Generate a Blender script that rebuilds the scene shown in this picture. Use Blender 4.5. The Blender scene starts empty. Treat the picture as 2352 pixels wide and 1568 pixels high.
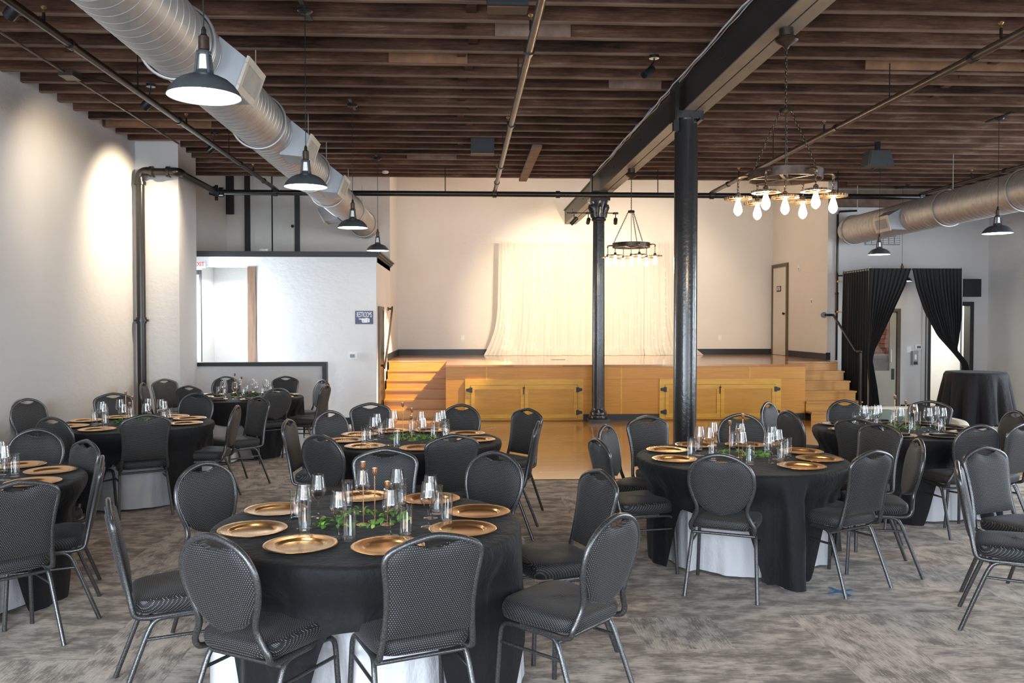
import bpy, bmesh, math, random
from mathutils import Vector, Matrix

SC = bpy.context.scene
COL = SC.collection
PI = math.pi
R = math.radians

# ------------------------------------------------------------------ camera
cam_data = bpy.data.cameras.new('camera')
cam_data.sensor_width = 36.0
cam_data.lens = 36.0 * 1920.0 / 2352.0
cam_data.shift_x = (1176.0 - 1148.0) / 2352.0
cam_data.clip_start = 0.05
cam_data.clip_end = 200
cam = bpy.data.objects.new('camera', cam_data)
COL.objects.link(cam)
cam.location = (0, 0, 1.8)
cam.rotation_euler = (R(90 - 1.3724), 0, R(-2.5342))
SC.camera = cam

# ------------------------------------------------------------------ view, world, main lights
SC.view_settings.view_transform = 'Standard'
SC.view_settings.look = 'None'
SC.view_settings.exposure = 0.06
SC.view_settings.gamma = 1.0
SC.view_settings.use_curve_mapping = False
SC.cycles.use_denoising = True
SC.cycles.max_bounces = 10
SC.cycles.transparent_max_bounces = 24
SC.cycles.caustics_reflective = False
SC.cycles.caustics_refractive = False
SC.cycles.sample_clamp_indirect = 6.0

world = bpy.data.worlds.new('world')
SC.world = world
world.use_nodes = True
wbg = world.node_tree.nodes['Background']
wbg.inputs[0].default_value = (0.75, 0.86, 1.0, 1)
wbg.inputs[1].default_value = 1.0


def light(name, kind, loc, target, power, color, size=0.2, size_y=None, spot=60, blend=0.5):
    d = bpy.data.lights.new(name, kind)
    d.energy = power
    d.color = color
    if kind == 'AREA':
        d.shape = 'RECTANGLE'
        d.size = size
        d.size_y = size_y or size
    else:
        d.shadow_soft_size = size
    if kind == 'SPOT':
        d.spot_size = R(spot)
        d.spot_blend = blend
    o = bpy.data.objects.new(name, d)
    COL.objects.link(o)
    o.location = loc
    if target is not None:
        v = Vector(target) - Vector(loc)
        o.rotation_euler = v.to_track_quat('-Z', 'Y').to_euler()
    return o


COOL = (0.78, 0.89, 1.0)
WARM = (1.0, 0.76, 0.48)
SOFT = (1.0, 0.88, 0.72)
# daylight through the street windows behind the camera
for wx, wp in ((-3.4, 470), (-0.4, 260), (2.6, 130), (5.6, 120), (8.6, 240)):
    light('window_daylight', 'AREA', (wx, -2.28, 1.85), (wx, 5, 1.75), wp, COOL, 2.2, 3.1)
# daylight through the windows of the right wall
for wy in (6.5, 10.5):
    light('window_daylight', 'AREA', (10.55, wy, 2.2), (0, wy, 2.0), 250, COOL, 1.9, 2.5)
# daylight from the glazed side entrance on the left, beyond the pilaster
light('entrance_daylight', 'AREA', (-4.7, 14.37, 1.75), (0, 14.42, 1.6), 130, (0.80, 0.90, 1.0), 0.5, 1.5)
# room behind the opening, vestibule rooms
light('side_room_lamp', 'AREA', (-4.2, 15.9, 2.6), (-4.2, 15.9, 0), 30, (0.92, 1.0, 0.95), 0.9, 0.9)
light('corridor_lamp', 'AREA', (9.9, 18.2, 2.35), (9.9, 18.2, 0), 45, (1.0, 0.98, 0.86), 0.8, 0.8)
light('outside_daylight', 'AREA', (8.5, 17.05, 3.2), (8.6, 17.6, 1.2), 16, (0.95, 0.97, 1.0), 1.2, 0.4)
# unseen area lights added high over the stage to brighten its walls
light('added_stage_fill', 'AREA', (1.2, 17.2, 5.8), (1.2, 18.2, 1), 44, (1.0, 0.82, 0.60), 1.6, 0.5)
light('added_stage_fill', 'AREA', (4.8, 17.2, 5.8), (4.8, 18.2, 1), 44, (1.0, 0.82, 0.60), 1.6, 0.5)

# ------------------------------------------------------------------ materials


class NT:
    def __init__(self, name):
        self.m = bpy.data.materials.new(name)
        self.m.use_nodes = True
        self.t = self.m.node_tree
        self.n = self.t.nodes
        self.p = self.n['Principled BSDF']
        self.out = self.n['Material Output']

    def add(self, typ, **kw):
        nd = self.n.new(typ)
        for k, v in kw.items():
            setattr(nd, k, v)
        return nd

    def lk(self, a, b):
        self.t.links.new(a, b)

    def math(self, op, a, b=None, c=None):
        nd = self.add('ShaderNodeMath', operation=op)
        for i, x in enumerate((a, b, c)):
            if x is None:
                continue
            if isinstance(x, (int, float)):
                nd.inputs[i].default_value = x
            else:
                self.lk(x, nd.inputs[i])
        return nd.outputs[0]

    def mapping(self, src, scale=(1, 1, 1), loc=(0, 0, 0), rot=(0, 0, 0)):
        mp = self.add('ShaderNodeMapping')
        mp.inputs['Scale'].default_value = scale
        mp.inputs['Location'].default_value = loc
        mp.inputs['Rotation'].default_value = rot
        self.lk(src, mp.inputs['Vector'])
        return mp.outputs[0]

    def coord(self, which='Object'):
        return self.add('ShaderNodeTexCoord').outputs[which]

    def noise(self, vec, scale, detail=4, rough=0.55):
        nd = self.add('ShaderNodeTexNoise')
        nd.inputs['Scale'].default_value = scale
        nd.inputs['Detail'].default_value = detail
        nd.inputs['Roughness'].default_value = rough
        self.lk(vec, nd.inputs['Vector'])
        return nd.outputs['Fac']

    def ramp(self, fac, stops):
        nd = self.add('ShaderNodeValToRGB')
        els = nd.color_ramp.elements
        while len(els) < len(stops):
            els.new(0.5)
        for e, (p, c) in zip(els, stops):
            e.position = p
            e.color = (c[0], c[1], c[2], 1) if not isinstance(c, (int, float)) else (c, c, c, 1)
        self.lk(fac, nd.inputs[0])
        return nd.outputs[0]

    def mix(self, fac, a, b, blend='MIX'):
        nd = self.add('ShaderNodeMix', data_type='RGBA', blend_type=blend)
        for i, x in ((0, fac), (6, a), (7, b)):
            if isinstance(x, (int, float)):
                nd.inputs[i].default_value = x
            elif isinstance(x, tuple):
                nd.inputs[i].default_value = (x[0], x[1], x[2], 1)
            else:
                self.lk(x, nd.inputs[i])
        return nd.outputs[2]

    def bump(self, h, strength=0.3, dist=0.01):
        nd = self.add('ShaderNodeBump')
        nd.inputs['Strength'].default_value = strength
        nd.inputs['Distance'].default_value = dist
        self.lk(h, nd.inputs['Height'])
        self.lk(nd.outputs[0], self.p.inputs['Normal'])

    def base(self, c):
        if isinstance(c, tuple):
            self.p.inputs['Base Color'].default_value = (c[0], c[1], c[2], 1)
        else:
            self.lk(c, self.p.inputs['Base Color'])

    def set(self, rough=None, metal=None, spec=None, sheen=None, coat=None):
        p = self.p.inputs
        if rough is not None:
            p['Roughness'].default_value = rough
        if metal is not None:
            p['Metallic'].default_value = metal
        if spec is not None:
            p['Specular IOR Level'].default_value = spec
        if sheen is not None:
            p['Sheen Weight'].default_value = sheen
        if coat is not None:
            p['Coat Weight'].default_value = coat
            p['Coat Roughness'].default_value = 0.15


M = {}


def simple(name, c, rough=0.5, metal=0.0, var=0.12, scale=6.0, bump=0.0, bscale=80.0, spec=None, coat=None):
    k = NT(name)
    v = k.coord()
    f = k.noise(v, scale, 3)
    lo = tuple(max(0, x * (1 - var)) for x in c)
    hi = tuple(min(1, x * (1 + var)) for x in c)
    k.base(k.ramp(f, [(0.3, lo), (0.7, hi)]))
    k.set(rough, metal, spec, coat=coat)
    if bump:
        k.bump(k.noise(v, bscale, 3), bump, 0.004)
    M[name] = k.m
    return k


def emit(name, c, strength):
    k = NT(name)
    k.base((0, 0, 0))
    k.p.inputs['Emission Color'].default_value = (c[0], c[1], c[2], 1)
    k.p.inputs['Emission Strength'].default_value = strength
    M[name] = k.m


def make_materials():
    # plaster
    for nm, c in (('plaster', (0.62, 0.605, 0.60)), ('plaster_warm', (0.72, 0.69, 0.65)), ('plaster_white', (0.76, 0.76, 0.76))):
        k = NT(nm)
        v = k.coord()
        big = k.noise(v, 0.8, 3)
        k.base(k.ramp(big, [(0.3, tuple(x * 0.94 for x in c)), (0.7, c)]))
        tro = k.noise(k.mapping(v, (1, 1, 1.6)), 7, 5, 0.6)
        k.bump(tro, 0.42, 0.016)
        k.set(0.75, spec=0.25)
        M[nm] = k.m
    # carpet: woven planks of mixed greys and browns
    k = NT('carpet')
    v = k.coord()
    sep = k.add('ShaderNodeSeparateXYZ')
    k.lk(v, sep.inputs[0])
    x, y = sep.outputs[0], sep.outputs[1]
    cx = k.math('FLOOR', k.math('MULTIPLY', x, 2.0))
    cy = k.math('FLOOR', k.math('MULTIPLY', y, 2.0))
    comb = k.add('ShaderNodeCombineXYZ')
    k.lk(cx, comb.inputs[0])
    k.lk(cy, comb.inputs[1])
    wn = k.add('ShaderNodeTexWhiteNoise', noise_dimensions='2D')
    k.lk(comb.outputs[0], wn.inputs['Vector'])
    turn = k.math('GREATER_THAN', wn.outputs['Value'], 0.62)
    s1 = k.noise(k.mapping(v, (9.0, 230, 1)), 1.0, 5, 0.65)
    s2 = k.noise(k.mapping(v, (220, 9.0, 1)), 1.0, 5, 0.65)
    b1 = k.noise(k.mapping(v, (5.0, 8.5, 1)), 1.0, 4, 0.66)
    b2 = k.noise(k.mapping(v, (8.5, 5.0, 1), (7, 3, 0)), 1.0, 4, 0.66)
    st = k.add('ShaderNodeMix')
    k.lk(turn, st.inputs[0])
    k.lk(s1, st.inputs[2])
    k.lk(s2, st.inputs[3])
    bl = k.add('ShaderNodeMix')
    k.lk(turn, bl.inputs[0])
    k.lk(b1, bl.inputs[2])
    k.lk(b2, bl.inputs[3])
    tile = k.math('MULTIPLY', k.math('SUBTRACT', wn.outputs['Value'], 0.5), 0.05)
    tot = k.math('ADD', k.math('ADD', k.math('MULTIPLY', st.outputs[0], 0.46), k.math('MULTIPLY', bl.outputs[0], 0.54)), tile)
    k.base(k.ramp(tot, [(0.39, (0.165, 0.130, 0.104)), (0.47, (0.29, 0.236, 0.193)), (0.525, (0.53, 0.45, 0.378)), (0.63, (0.72, 0.625, 0.54))]))
    k.set(0.95, spec=0.1, sheen=0.15)
    k.bump(k.noise(k.mapping(v, (60, 260, 1)), 1.0, 2), 0.5, 0.004)
    M['carpet'] = k.m
    # strip wood floor
    for nm, cols, rough in (('strip_floor', ((0.30, 0.12, 0.018), (0.47, 0.205, 0.036), (0.62, 0.31, 0.07)), 0.16),
                            ('stage_boards', ((0.36, 0.16, 0.045), (0.46, 0.21, 0.07), (0.54, 0.27, 0.10)), 0.14)):
        k = NT(nm)
        v = k.coord()
        br = k.add('ShaderNodeTexBrick')
        br.offset = 0.37
        br.inputs['Scale'].default_value = 1.0
        br.inputs['Brick Width'].default_value = 0.9
        br.inputs['Row Height'].default_value = 0.075
        br.inputs['Mortar Size'].default_value = 0.0012
        br.inputs['Color1'].default_value = (0, 0, 0, 1)
        br.inputs['Color2'].default_value = (1, 1, 1, 1)
        br.inputs['Mortar'].default_value = (0.1, 0.1, 0.1, 1)
        k.lk(v, br.inputs['Vector'])
        g = k.noise(k.mapping(v, (2.5, 40, 1)), 1.0, 5)
        f = k.math('ADD', k.math('MULTIPLY', br.outputs['Color'], 0.55), k.math('MULTIPLY', g, 0.45))
        k.base(k.ramp(f, [(0.15, cols[0]), (0.5, cols[1]), (0.85, cols[2])]))
        k.set(rough, coat=0.5)
        M[nm] = k.m
    # clear-finished timber, grain along one axis
    for nm, cols, sc, rough in (
            ('oak_ply', ((0.50, 0.205, 0.022), (0.60, 0.275, 0.042)), (2.0, 30, 34), 0.35),
            ('pine', ((0.60, 0.31, 0.032), (0.72, 0.41, 0.066)), (3.0, 26, 26), 0.35),
            ('hatch_ply', ((0.50, 0.235, 0.026), (0.60, 0.31, 0.046)), (2.2, 26, 20), 0.35),
            ('oak_step', ((0.44, 0.19, 0.028), (0.56, 0.28, 0.05)), (2.0, 30, 34), 0.3),
            ('post_wood', ((0.13, 0.070, 0.042), (0.26, 0.155, 0.10)), (14, 14, 1.6), 0.7)):
        k = NT(nm)
        v = k.coord()
        g = k.noise(k.mapping(v, sc), 1.0, 5, 0.6)
        k.base(k.ramp(g, [(0.3, cols[0]), (0.7, cols[1])]))
        k.set(rough)
        M[nm] = k.m
    # old joists
    k = NT('old_joist')
    v = k.coord()
    oi = k.add('ShaderNodeObjectInfo')
    off = k.add('ShaderNodeCombineXYZ')
    k.lk(k.math('MULTIPLY', oi.outputs['Random'], 37.0), off.inputs[0])
    av = k.add('ShaderNodeVectorMath', operation='ADD')
    k.lk(v, av.inputs[0])
    k.lk(off.outputs[0], av.inputs[1])
    g = k.noise(k.mapping(av.outputs[0], (1.4, 22, 22)), 1.0, 6, 0.65)
    blot = k.noise(k.mapping(av.outputs[0], (1.3, 3, 3)), 1.0, 4, 0.6)
    fine = k.noise(k.mapping(av.outputs[0], (7, 110, 110)), 1.0, 4, 0.7)
    f = k.math('ADD', k.math('ADD', k.math('MULTIPLY', g, 0.36), k.math('MULTIPLY', blot, 0.40)), k.math('MULTIPLY', fine, 0.24))
    f = k.math('ADD', f, k.math('MULTIPLY', k.math('SUBTRACT', oi.outputs['Random'], 0.5), 0.13))
    c1 = k.ramp(f, [(0.36, (0.011, 0.006, 0.004)), (0.48, (0.057, 0.026, 0.0155)), (0.58, (0.110, 0.056, 0.034)), (0.72, (0.28, 0.20, 0.155))])
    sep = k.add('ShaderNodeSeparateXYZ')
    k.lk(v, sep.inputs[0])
    low_edge = k.math('SUBTRACT', 1.0, k.math('MULTIPLY', sep.outputs[2], 55.0))
    low_edge = k.math('MULTIPLY', k.math('MAXIMUM', low_edge, 0.0), k.math('ADD', 0.15, blot))
    k.base(k.mix(low_edge, c1, (0.22, 0.15, 0.11)))  # paler tone mixed in along the lowest edge of each joist
    k.set(0.85, spec=0.2)
    k.bump(g, 0.5, 0.006)
    M['old_joist'] = k.m
    simple('fresh_board', (0.19, 0.095, 0.045), 0.8, var=0.3, scale=4)
    simple('pale_board', (0.165, 0.105, 0.075), 0.8, var=0.35, scale=5)
    simple('deck', (0.26, 0.16, 0.10), 0.9, var=0.3)
    # dotted upholstery
    for nm, axes in (('dotted_back', 'XZ'), ('dotted_seat', 'XY')):
        k = NT(nm)
        v = k.coord()
        sep = k.add('ShaderNodeSeparateXYZ')
        k.lk(v, sep.inputs[0])
        x, y, z = sep.outputs
        if axes == 'XZ':
            u, w = x, z
        else:
            u, w = k.math('ADD', x, z), k.math('ADD', y, z)
        s = 1 / 0.0098
        uu = k.math('MULTIPLY', u, s)
        ww = k.math('MULTIPLY', w, s * 1.12)
        row = k.math('FLOOR', ww)
        sh = k.math('MULTIPLY', k.math('MODULO', row, 2.0), 0.5)
        fu = k.math('SUBTRACT', k.math('FRACT', k.math('ADD', uu, sh)), 0.5)
        fw = k.math('SUBTRACT', k.math('FRACT', ww), 0.5)
        d = k.math('SQRT', k.math('ADD', k.math('MULTIPLY', fu, fu), k.math('MULTIPLY', fw, fw)))
        dot = k.math('LESS_THAN', d, 0.155)
        k.base(k.mix(dot, (0.0075, 0.0075, 0.0088), (0.32, 0.312, 0.305)))
        k.set(0.62, spec=0.42, sheen=0.08)
        k.bump(k.noise(v, 220, 2), 0.25, 0.002)
        M[nm] = k.m
    k = NT('hammered_steel')
    v = k.coord()
    n = k.noise(v, 240, 3)
    k.base(k.ramp(n, [(0.35, (0.05, 0.05, 0.053)), (0.7, (0.19, 0.19, 0.19))]))
    k.set(0.29, 0.72)
    k.bump(n, 0.25, 0.002)
    M['hammered_steel'] = k.m
    # table linen
    for nm, c in (('black_cloth', (0.0075, 0.0075, 0.009)), ('white_cloth', (0.66, 0.66, 0.68))):
        k = NT(nm)
        v = k.coord()
        k.base(c)
        k.set(0.72, spec=0.27, sheen=0.06 if nm == 'black_cloth' else 0.0)
        k.bump(k.noise(k.mapping(v, (1, 1, 0.6)), 7, 5, 0.62), 0.7, 0.03)
        M[nm] = k.m
    k = NT('drape_black')
    k.base((0.009, 0.009, 0.010))
    k.set(0.75, spec=0.3, sheen=0.1)
    k.bump(k.noise(k.mapping(k.coord(), (30, 30, 1.2)), 1, 3), 0.4, 0.01)
    M['drape_black'] = k.m
    # sheer backdrop
    k = NT('sheer')
    v = k.coord()
    n = k.noise(k.mapping(v, (28, 28, 0.35)), 1.0, 4, 0.6)
    tr = k.add('ShaderNodeBsdfTranslucent')
    tr.inputs[0].default_value = (0.82, 0.80, 0.74, 1)
    k.base(k.ramp(n, [(0.3, (0.74, 0.71, 0.64)), (0.7, (0.90, 0.88, 0.82))]))
    k.set(0.9, spec=0.05)
    tp = k.add('ShaderNodeBsdfTransparent')
    m1 = k.add('ShaderNodeMixShader')
    m1.inputs[0].default_value = 0.3
    k.lk(k.p.outputs[0], m1.inputs[1])
    k.lk(tr.outputs[0], m1.inputs[2])
    m2 = k.add('ShaderNodeMixShader')
    m2.inputs[0].default_value = 0.12
    k.lk(m1.outputs[0], m2.inputs[1])
    k.lk(tp.outputs[0], m2.inputs[2])
    k.lk(m2.outputs[0], k.out.inputs[0])
    M['sheer'] = k.m
    # thin clear glass
    k = NT('clear_glass')
    tp = k.add('ShaderNodeBsdfTransparent')
    tp.inputs[0].default_value = (0.985, 0.99, 0.99, 1)
    gl = k.add('ShaderNodeBsdfGlossy')
    gl.inputs['Roughness'].default_value = 0.03
    lw = k.add('ShaderNodeLayerWeight')
    lw.inputs[0].default_value = 0.5
    fac = k.math('ADD', k.math('MULTIPLY', k.math('POWER', lw.outputs['Facing'], 2.6), 0.85), 0.055)
    ms = k.add('ShaderNodeMixShader')
    k.lk(fac, ms.inputs[0])
    k.lk(tp.outputs[0], ms.inputs[1])
    k.lk(gl.outputs[0], ms.inputs[2])
    k.lk(ms.outputs[0], k.out.inputs[0])
    M['clear_glass'] = k.m
    k = NT('pane_glass')
    tp = k.add('ShaderNodeBsdfTransparent')
    gl = k.add('ShaderNodeBsdfGlossy')
    gl.inputs['Roughness'].default_value = 0.02
    ms = k.add('ShaderNodeMixShader')
    ms.inputs[0].default_value = 0.10
    k.lk(tp.outputs[0], ms.inputs[1])
    k.lk(gl.outputs[0], ms.inputs[2])
    k.lk(ms.outputs[0], k.out.inputs[0])
    M['pane_glass'] = k.m
    # brushed gold charger, turned rings
    k = NT('gold')
    v = k.coord()
    sep = k.add('ShaderNodeSeparateXYZ')
    k.lk(v, sep.inputs[0])
    rad = k.math('SQRT', k.math('ADD', k.math('MULTIPLY', sep.outputs[0], sep.outputs[0]), k.math('MULTIPLY', sep.outputs[1], sep.outputs[1])))
    cb = k.add('ShaderNodeCombineXYZ')
    k.lk(k.math('MULTIPLY', rad, 700.0), cb.inputs[0])
    n = k.noise(cb.outputs[0], 1.0, 2)
    k.base(k.ramp(n, [(0.3, (0.86, 0.49, 0.20)), (0.7, (0.97, 0.60, 0.28))]))
    k.set(0.25, 0.95)
    k.bump(n, 0.06, 0.001)
    M['gold'] = k.m
    simple('copper', (0.88, 0.50, 0.31), 0.24, 0.9)
    simple('china', (0.80, 0.78, 0.74), 0.3)
    simple('napkin', (0.012, 0.012, 0.014), 0.85)
    k = NT('leaf')
    oi = k.add('ShaderNodeObjectInfo')
    k.base(k.ramp(oi.outputs['Random'], [(0.0, (0.05, 0.14, 0.025)), (0.6, (0.13, 0.31, 0.055)), (1.0, (0.36, 0.52, 0.09))]))
    k.set(0.5)
    M['leaf'] = k.m
    simple('leaf_dark', (0.06, 0.13, 0.04), 0.55, var=0.5, scale=20)
    simple('leaf_sage', (0.22, 0.30, 0.13), 0.6, var=0.5, scale=20)
    simple('galvanised', (0.46, 0.45, 0.44), 0.46, 0.68, var=0.1, scale=9)
    simple('galv_box', (0.30, 0.31, 0.325), 0.5, 0.35, var=0.06, scale=5)
    simple('grille_beige', (0.50, 0.45, 0.38), 0.5)
    simple('black_paint', (0.012, 0.012, 0.013), 0.32, bump=0.12, bscale=60)
    k = simple('cast_iron', (0.022, 0.022, 0.023), 0.24, 0.0, bump=0.6, bscale=26, spec=0.6, coat=0.3)
    simple('pipe_black', (0.018, 0.016, 0.015), 0.28, 0.3)
    simple('pipe_brown', (0.085, 0.065, 0.05), 0.32, 0.55, var=0.2)
    simple('steel_beam', (0.018, 0.018, 0.019), 0.42, 0.1, bump=0.15, bscale=30)
    simple('beam_flange', (0.20, 0.155, 0.115), 0.5, 0.1, bump=0.2, bscale=30)
    simple('trim_dark', (0.014, 0.014, 0.015), 0.45)
    simple('door_white', (0.66, 0.65, 0.62), 0.5, var=0.03)
    simple('door_cream', (0.68, 0.64, 0.56), 0.5, var=0.03)
    simple('door_grey', (0.42, 0.39, 0.31), 0.5, var=0.04)
    simple('frame_brown', (0.11, 0.085, 0.06), 0.5)
    simple('door_dark', (0.03, 0.04, 0.035), 0.4)
    simple('plastic_white', (0.78, 0.78, 0.76), 0.4, var=0.02)
    simple('plastic_grey', (0.30, 0.31, 0.31), 0.4, var=0.04)
    simple('screen_grey', (0.10, 0.16, 0.16), 0.25, var=0.02)
    simple('sign_blue', (0.075, 0.085, 0.17), 0.5, var=0.1, scale=30)
    simple('sign_white', (0.80, 0.80, 0.80), 0.5, var=0.03)
    simple('sign_red', (0.65, 0.06, 0.04), 0.4)
    simple('speaker_black', (0.012, 0.012, 0.013), 0.5, bump=0.3, bscale=300)
    simple('speaker_grey', (0.055, 0.058, 0.06), 0.5, bump=0.3, bscale=300)
    simple('shade_slate', (0.055, 0.062, 0.066), 0.42, 0.1, var=0.2)
    simple('shade_inner', (0.88, 0.86, 0.80), 0.4, var=0.01)
    simple('bronze', (0.075, 0.052, 0.04), 0.38, 0.8, var=0.3, scale=20)
    simple('gear_iron', (0.13, 0.085, 0.05), 0.4, 0.8, var=0.3, scale=30)
    simple('brass', (0.45, 0.30, 0.12), 0.35, 0.9)
    simple('valve_yellow', (0.65, 0.50, 0.05), 0.4)
    simple('sofa_cream', (0.68, 0.62, 0.50), 0.85, var=0.05, bump=0.2)
    simple('pillow_sage', (0.17, 0.20, 0.17), 0.85, var=0.08, bump=0.2)
    simple('cable_white', (0.55, 0.58, 0.62), 0.5)
    simple('cable_blue', (0.10, 0.24, 0.48), 0.5)
    simple('tape_blue', (0.06, 0.22, 0.55), 0.6)
    simple('tape_white', (0.62, 0.64, 0.68), 0.6)
    simple('concrete', (0.42, 0.42, 0.43), 0.9)
    simple('mortar', (0.42, 0.33, 0.27), 0.9)
    k = NT('brick')
    oi = k.add('ShaderNodeObjectInfo')
    n = k.noise(k.coord(), 30, 3)
    f = k.math('ADD', k.math('MULTIPLY', oi.outputs['Random'], 0.6), k.math('MULTIPLY', n, 0.4))
    k.base(k.ramp(f, [(0.2, (0.36, 0.13, 0.075)), (0.8, (0.58, 0.26, 0.16))]))
    k.set(0.9)
    M['brick'] = k.m
    emit('bulb_glow', (1.0, 0.78, 0.50), 170)
    emit('pendant_glow', (1.0, 0.91, 0.78), 23)
    emit('spot_glow', (1.0, 0.86, 0.62), 20)
    emit('fairy_glow', (1.0, 0.80, 0.42), 22)


make_materials()

# ------------------------------------------------------------------ mesh helpers


class MB:
    def __init__(self):
        self.v = []
        self.f = []

    def add(self, vs, fs):
        o = len(self.v)
        self.v += [tuple(p) for p in vs]
        self.f += [tuple(i + o for i in q) for q in fs]
        return self

    def box(self, x0, x1, y0, y1, z0, z1):
        vs = [(x, y, z) for z in (z0, z1) for y in (y0, y1) for x in (x0, x1)]
        return self.add(vs, [(0, 2, 3, 1), (4, 5, 7, 6), (0, 1, 5, 4), (2, 6, 7, 3), (0, 4, 6, 2), (1, 3, 7, 5)])

    def obox(self, c, ax, ay, az):
        """box about a centre with three half-axis vectors"""
        c, ax, ay, az = map(Vector, (c, ax, ay, az))
        vs = [c + ax * i + ay * j + az * k for k in (-1, 1) for j in (-1, 1) for i in (-1, 1)]
        return self.add(vs, [(0, 2, 3, 1), (4, 5, 7, 6), (0, 1, 5, 4), (2, 6, 7, 3), (0, 4, 6, 2), (1, 3, 7, 5)])

    def tube(self, pts, r, n=8, closed=False, caps=True, flat=1.0, ref=None):
        pts = [Vector(p) for p in pts]
        m = len(pts)
        tan = []
        for i in range(m):
            a = pts[i - 1] if (i > 0 or closed) else pts[0]
            b = pts[(i + 1) % m] if (i < m - 1 or closed) else pts[-1]
            t = (b - a)
            tan.append(t.normalized() if t.length > 1e-9 else Vector((0, 0, 1)))
        nrm = Vector(ref) if ref else (Vector((0, 0, 1)) if abs(tan[0].z) < 0.9 else Vector((1, 0, 0)))
        vs = []
        for i in range(m):
            nrm = (Vector(ref) if ref else nrm)
            nrm = (nrm - tan[i] * nrm.dot(tan[i])).normalized()
            bi = tan[i].cross(nrm)
            rr = r[i] if isinstance(r, (list, tuple)) else r
            for k in range(n):
                a = 2 * PI * k / n
                vs.append(pts[i] + nrm * (math.cos(a) * rr * flat) + bi * (math.sin(a) * rr))
        fs = []
        for i in range(m if closed else m - 1):
            j = (i + 1) % m
            for k in range(n):
                l = (k + 1) % n
                fs.append((i * n + k, i * n + l, j * n + l, j * n + k))
        if caps and not closed:
            fs.append(tuple(range(n - 1, -1, -1)))
            fs.append(tuple((m - 1) * n + k for k in range(n)))
        return self.add(vs, fs)

    def cyl(self, a, b, r, n=12, r2=None):
        return self.tube([a, b], [r, r if r2 is None else r2], n)

    def lathe(self, prof, n=24, c=(0, 0, 0), close=False, caps=True):
        vs = []
        for (r, z) in prof:
            for k in range(n):
                a = 2 * PI * k / n
                vs.append((c[0] + r * math.cos(a), c[1] + r * math.sin(a), c[2] + z))
        fs = []
        m = len(prof)
        for i in range(m if close else m - 1):
            j = (i + 1) % m
            for k in range(n):
                l = (k + 1) % n
                fs.append((i * n + k, i * n + l, j * n + l, j * n + k))
        if not close and caps:
            if prof[0][0] > 1e-6:
                fs.append(tuple(range(n - 1, -1, -1)))
            if prof[-1][0] > 1e-6:
                fs.append(tuple((m - 1) * n + k for k in range(n)))
        return self.add(vs, fs)

    def grid(self, fn, nu, nv, wrap=False):
        vs = [fn(i / (nu if wrap else nu - 1), j / (nv - 1)) for j in range(nv) for i in range(nu)]
        fs = []
        for j in range(nv - 1):
            for i in range(nu if wrap else nu - 1):
                k = (i + 1) % nu
                fs.append((j * nu + i, j * nu + k, (j + 1) * nu + k, (j + 1) * nu + i))
        return self.add(vs, fs)

    def prism(self, poly, y0, y1):
        """polygon of (x, z) pushed from y0 to y1"""
        n = len(poly)
        vs = [(x, y0, z) for x, z in poly] + [(x, y1, z) for x, z in poly]
        fs = [tuple(range(n)), tuple(range(2 * n - 1, n - 1, -1))]
        for i in range(n):
            j = (i + 1) % n
            fs.append((i, i + n, j + n, j))
        return self.add(vs, fs)

    def sphere(self, c, r, n=10, m=7, sz=1.0):
        return self.lathe([(max(1e-7, r * math.sin(PI * i / m)), -r * sz * math.cos(PI * i / m)) for i in range(m + 1)], n, c)

    def mesh(self, name, mat, smooth=35):
        me = bpy.data.meshes.new(name)
        me.from_pydata(self.v, [], self.f)
        bm = bmesh.new()
        bm.from_mesh(me)
        bmesh.ops.recalc_face_normals(bm, faces=bm.faces)
        bm.to_mesh(me)
        bm.free()
        mats = mat if isinstance(mat, (list, tuple)) else [mat]
        for q in mats:
            me.materials.append(M[q])
        if smooth:
            me.polygons.foreach_set('use_smooth', [True] * len(me.polygons))
            if smooth < 180:
                me.set_sharp_from_angle(angle=R(smooth))
        me.validate()
        me.update()
        return me

    def build(self, name, mat, parent=None, smooth=35, loc=None):
        return put(name, self.mesh(name, mat, smooth), parent, loc)


def put(name, me, parent=None, loc=None):
    o = bpy.data.objects.new(name, me)
    COL.objects.link(o)
    if parent is not None:
        o.parent = parent
    if loc is not None:
        o.location = loc
    return o


def tag(o, label=None, cat=None, group=None, kind=None):
    if label:
        o['label'] = label
    if cat:
        o['category'] = cat
    if group:
        o['group'] = group
    if kind:
        o['kind'] = kind
    return o


def thing(name, label, cat, loc=(0, 0, 0), rz=0.0, group=None):
    o = bpy.data.objects.new(name, None)
    o.empty_display_size = 0.1
    COL.objects.link(o)
    o.location = loc
    o.rotation_euler = (0, 0, rz)
    return tag(o, label, cat, group)


def struct(o):
    o['kind'] = 'structure'
    return o


def copy_tree(o, parent=None):
    c = o.copy()
    COL.objects.link(c)
    if parent is not None:
        c.parent = parent
    for ch in list(o.children):
        copy_tree(ch, c)
    return c


def catmull(pts, n=6):
    P = [Vector(p) for p in pts]
    out = []
    for i in range(len(P) - 1):
        p0 = P[max(0, i - 1)]
        p1, p2 = P[i], P[i + 1]
        p3 = P[min(len(P) - 1, i + 2)]
        for k in range(n):
            t = k / n
            out.append(0.5 * ((2 * p1) + (p2 - p0) * t + (2 * p0 - 5 * p1 + 4 * p2 - p3) * t * t + (3 * p1 - p0 - 3 * p2 + p3) * t ** 3))
    out.append(P[-1])
    return out


def interp(x, xs, ys):
    if x <= xs[0]:
        return ys[0]
    for i in range(len(xs) - 1):
        if x <= xs[i + 1]:
            t = (x - xs[i]) / (xs[i + 1] - xs[i])
            return ys[i] + (ys[i + 1] - ys[i]) * t
    return ys[-1]


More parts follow.
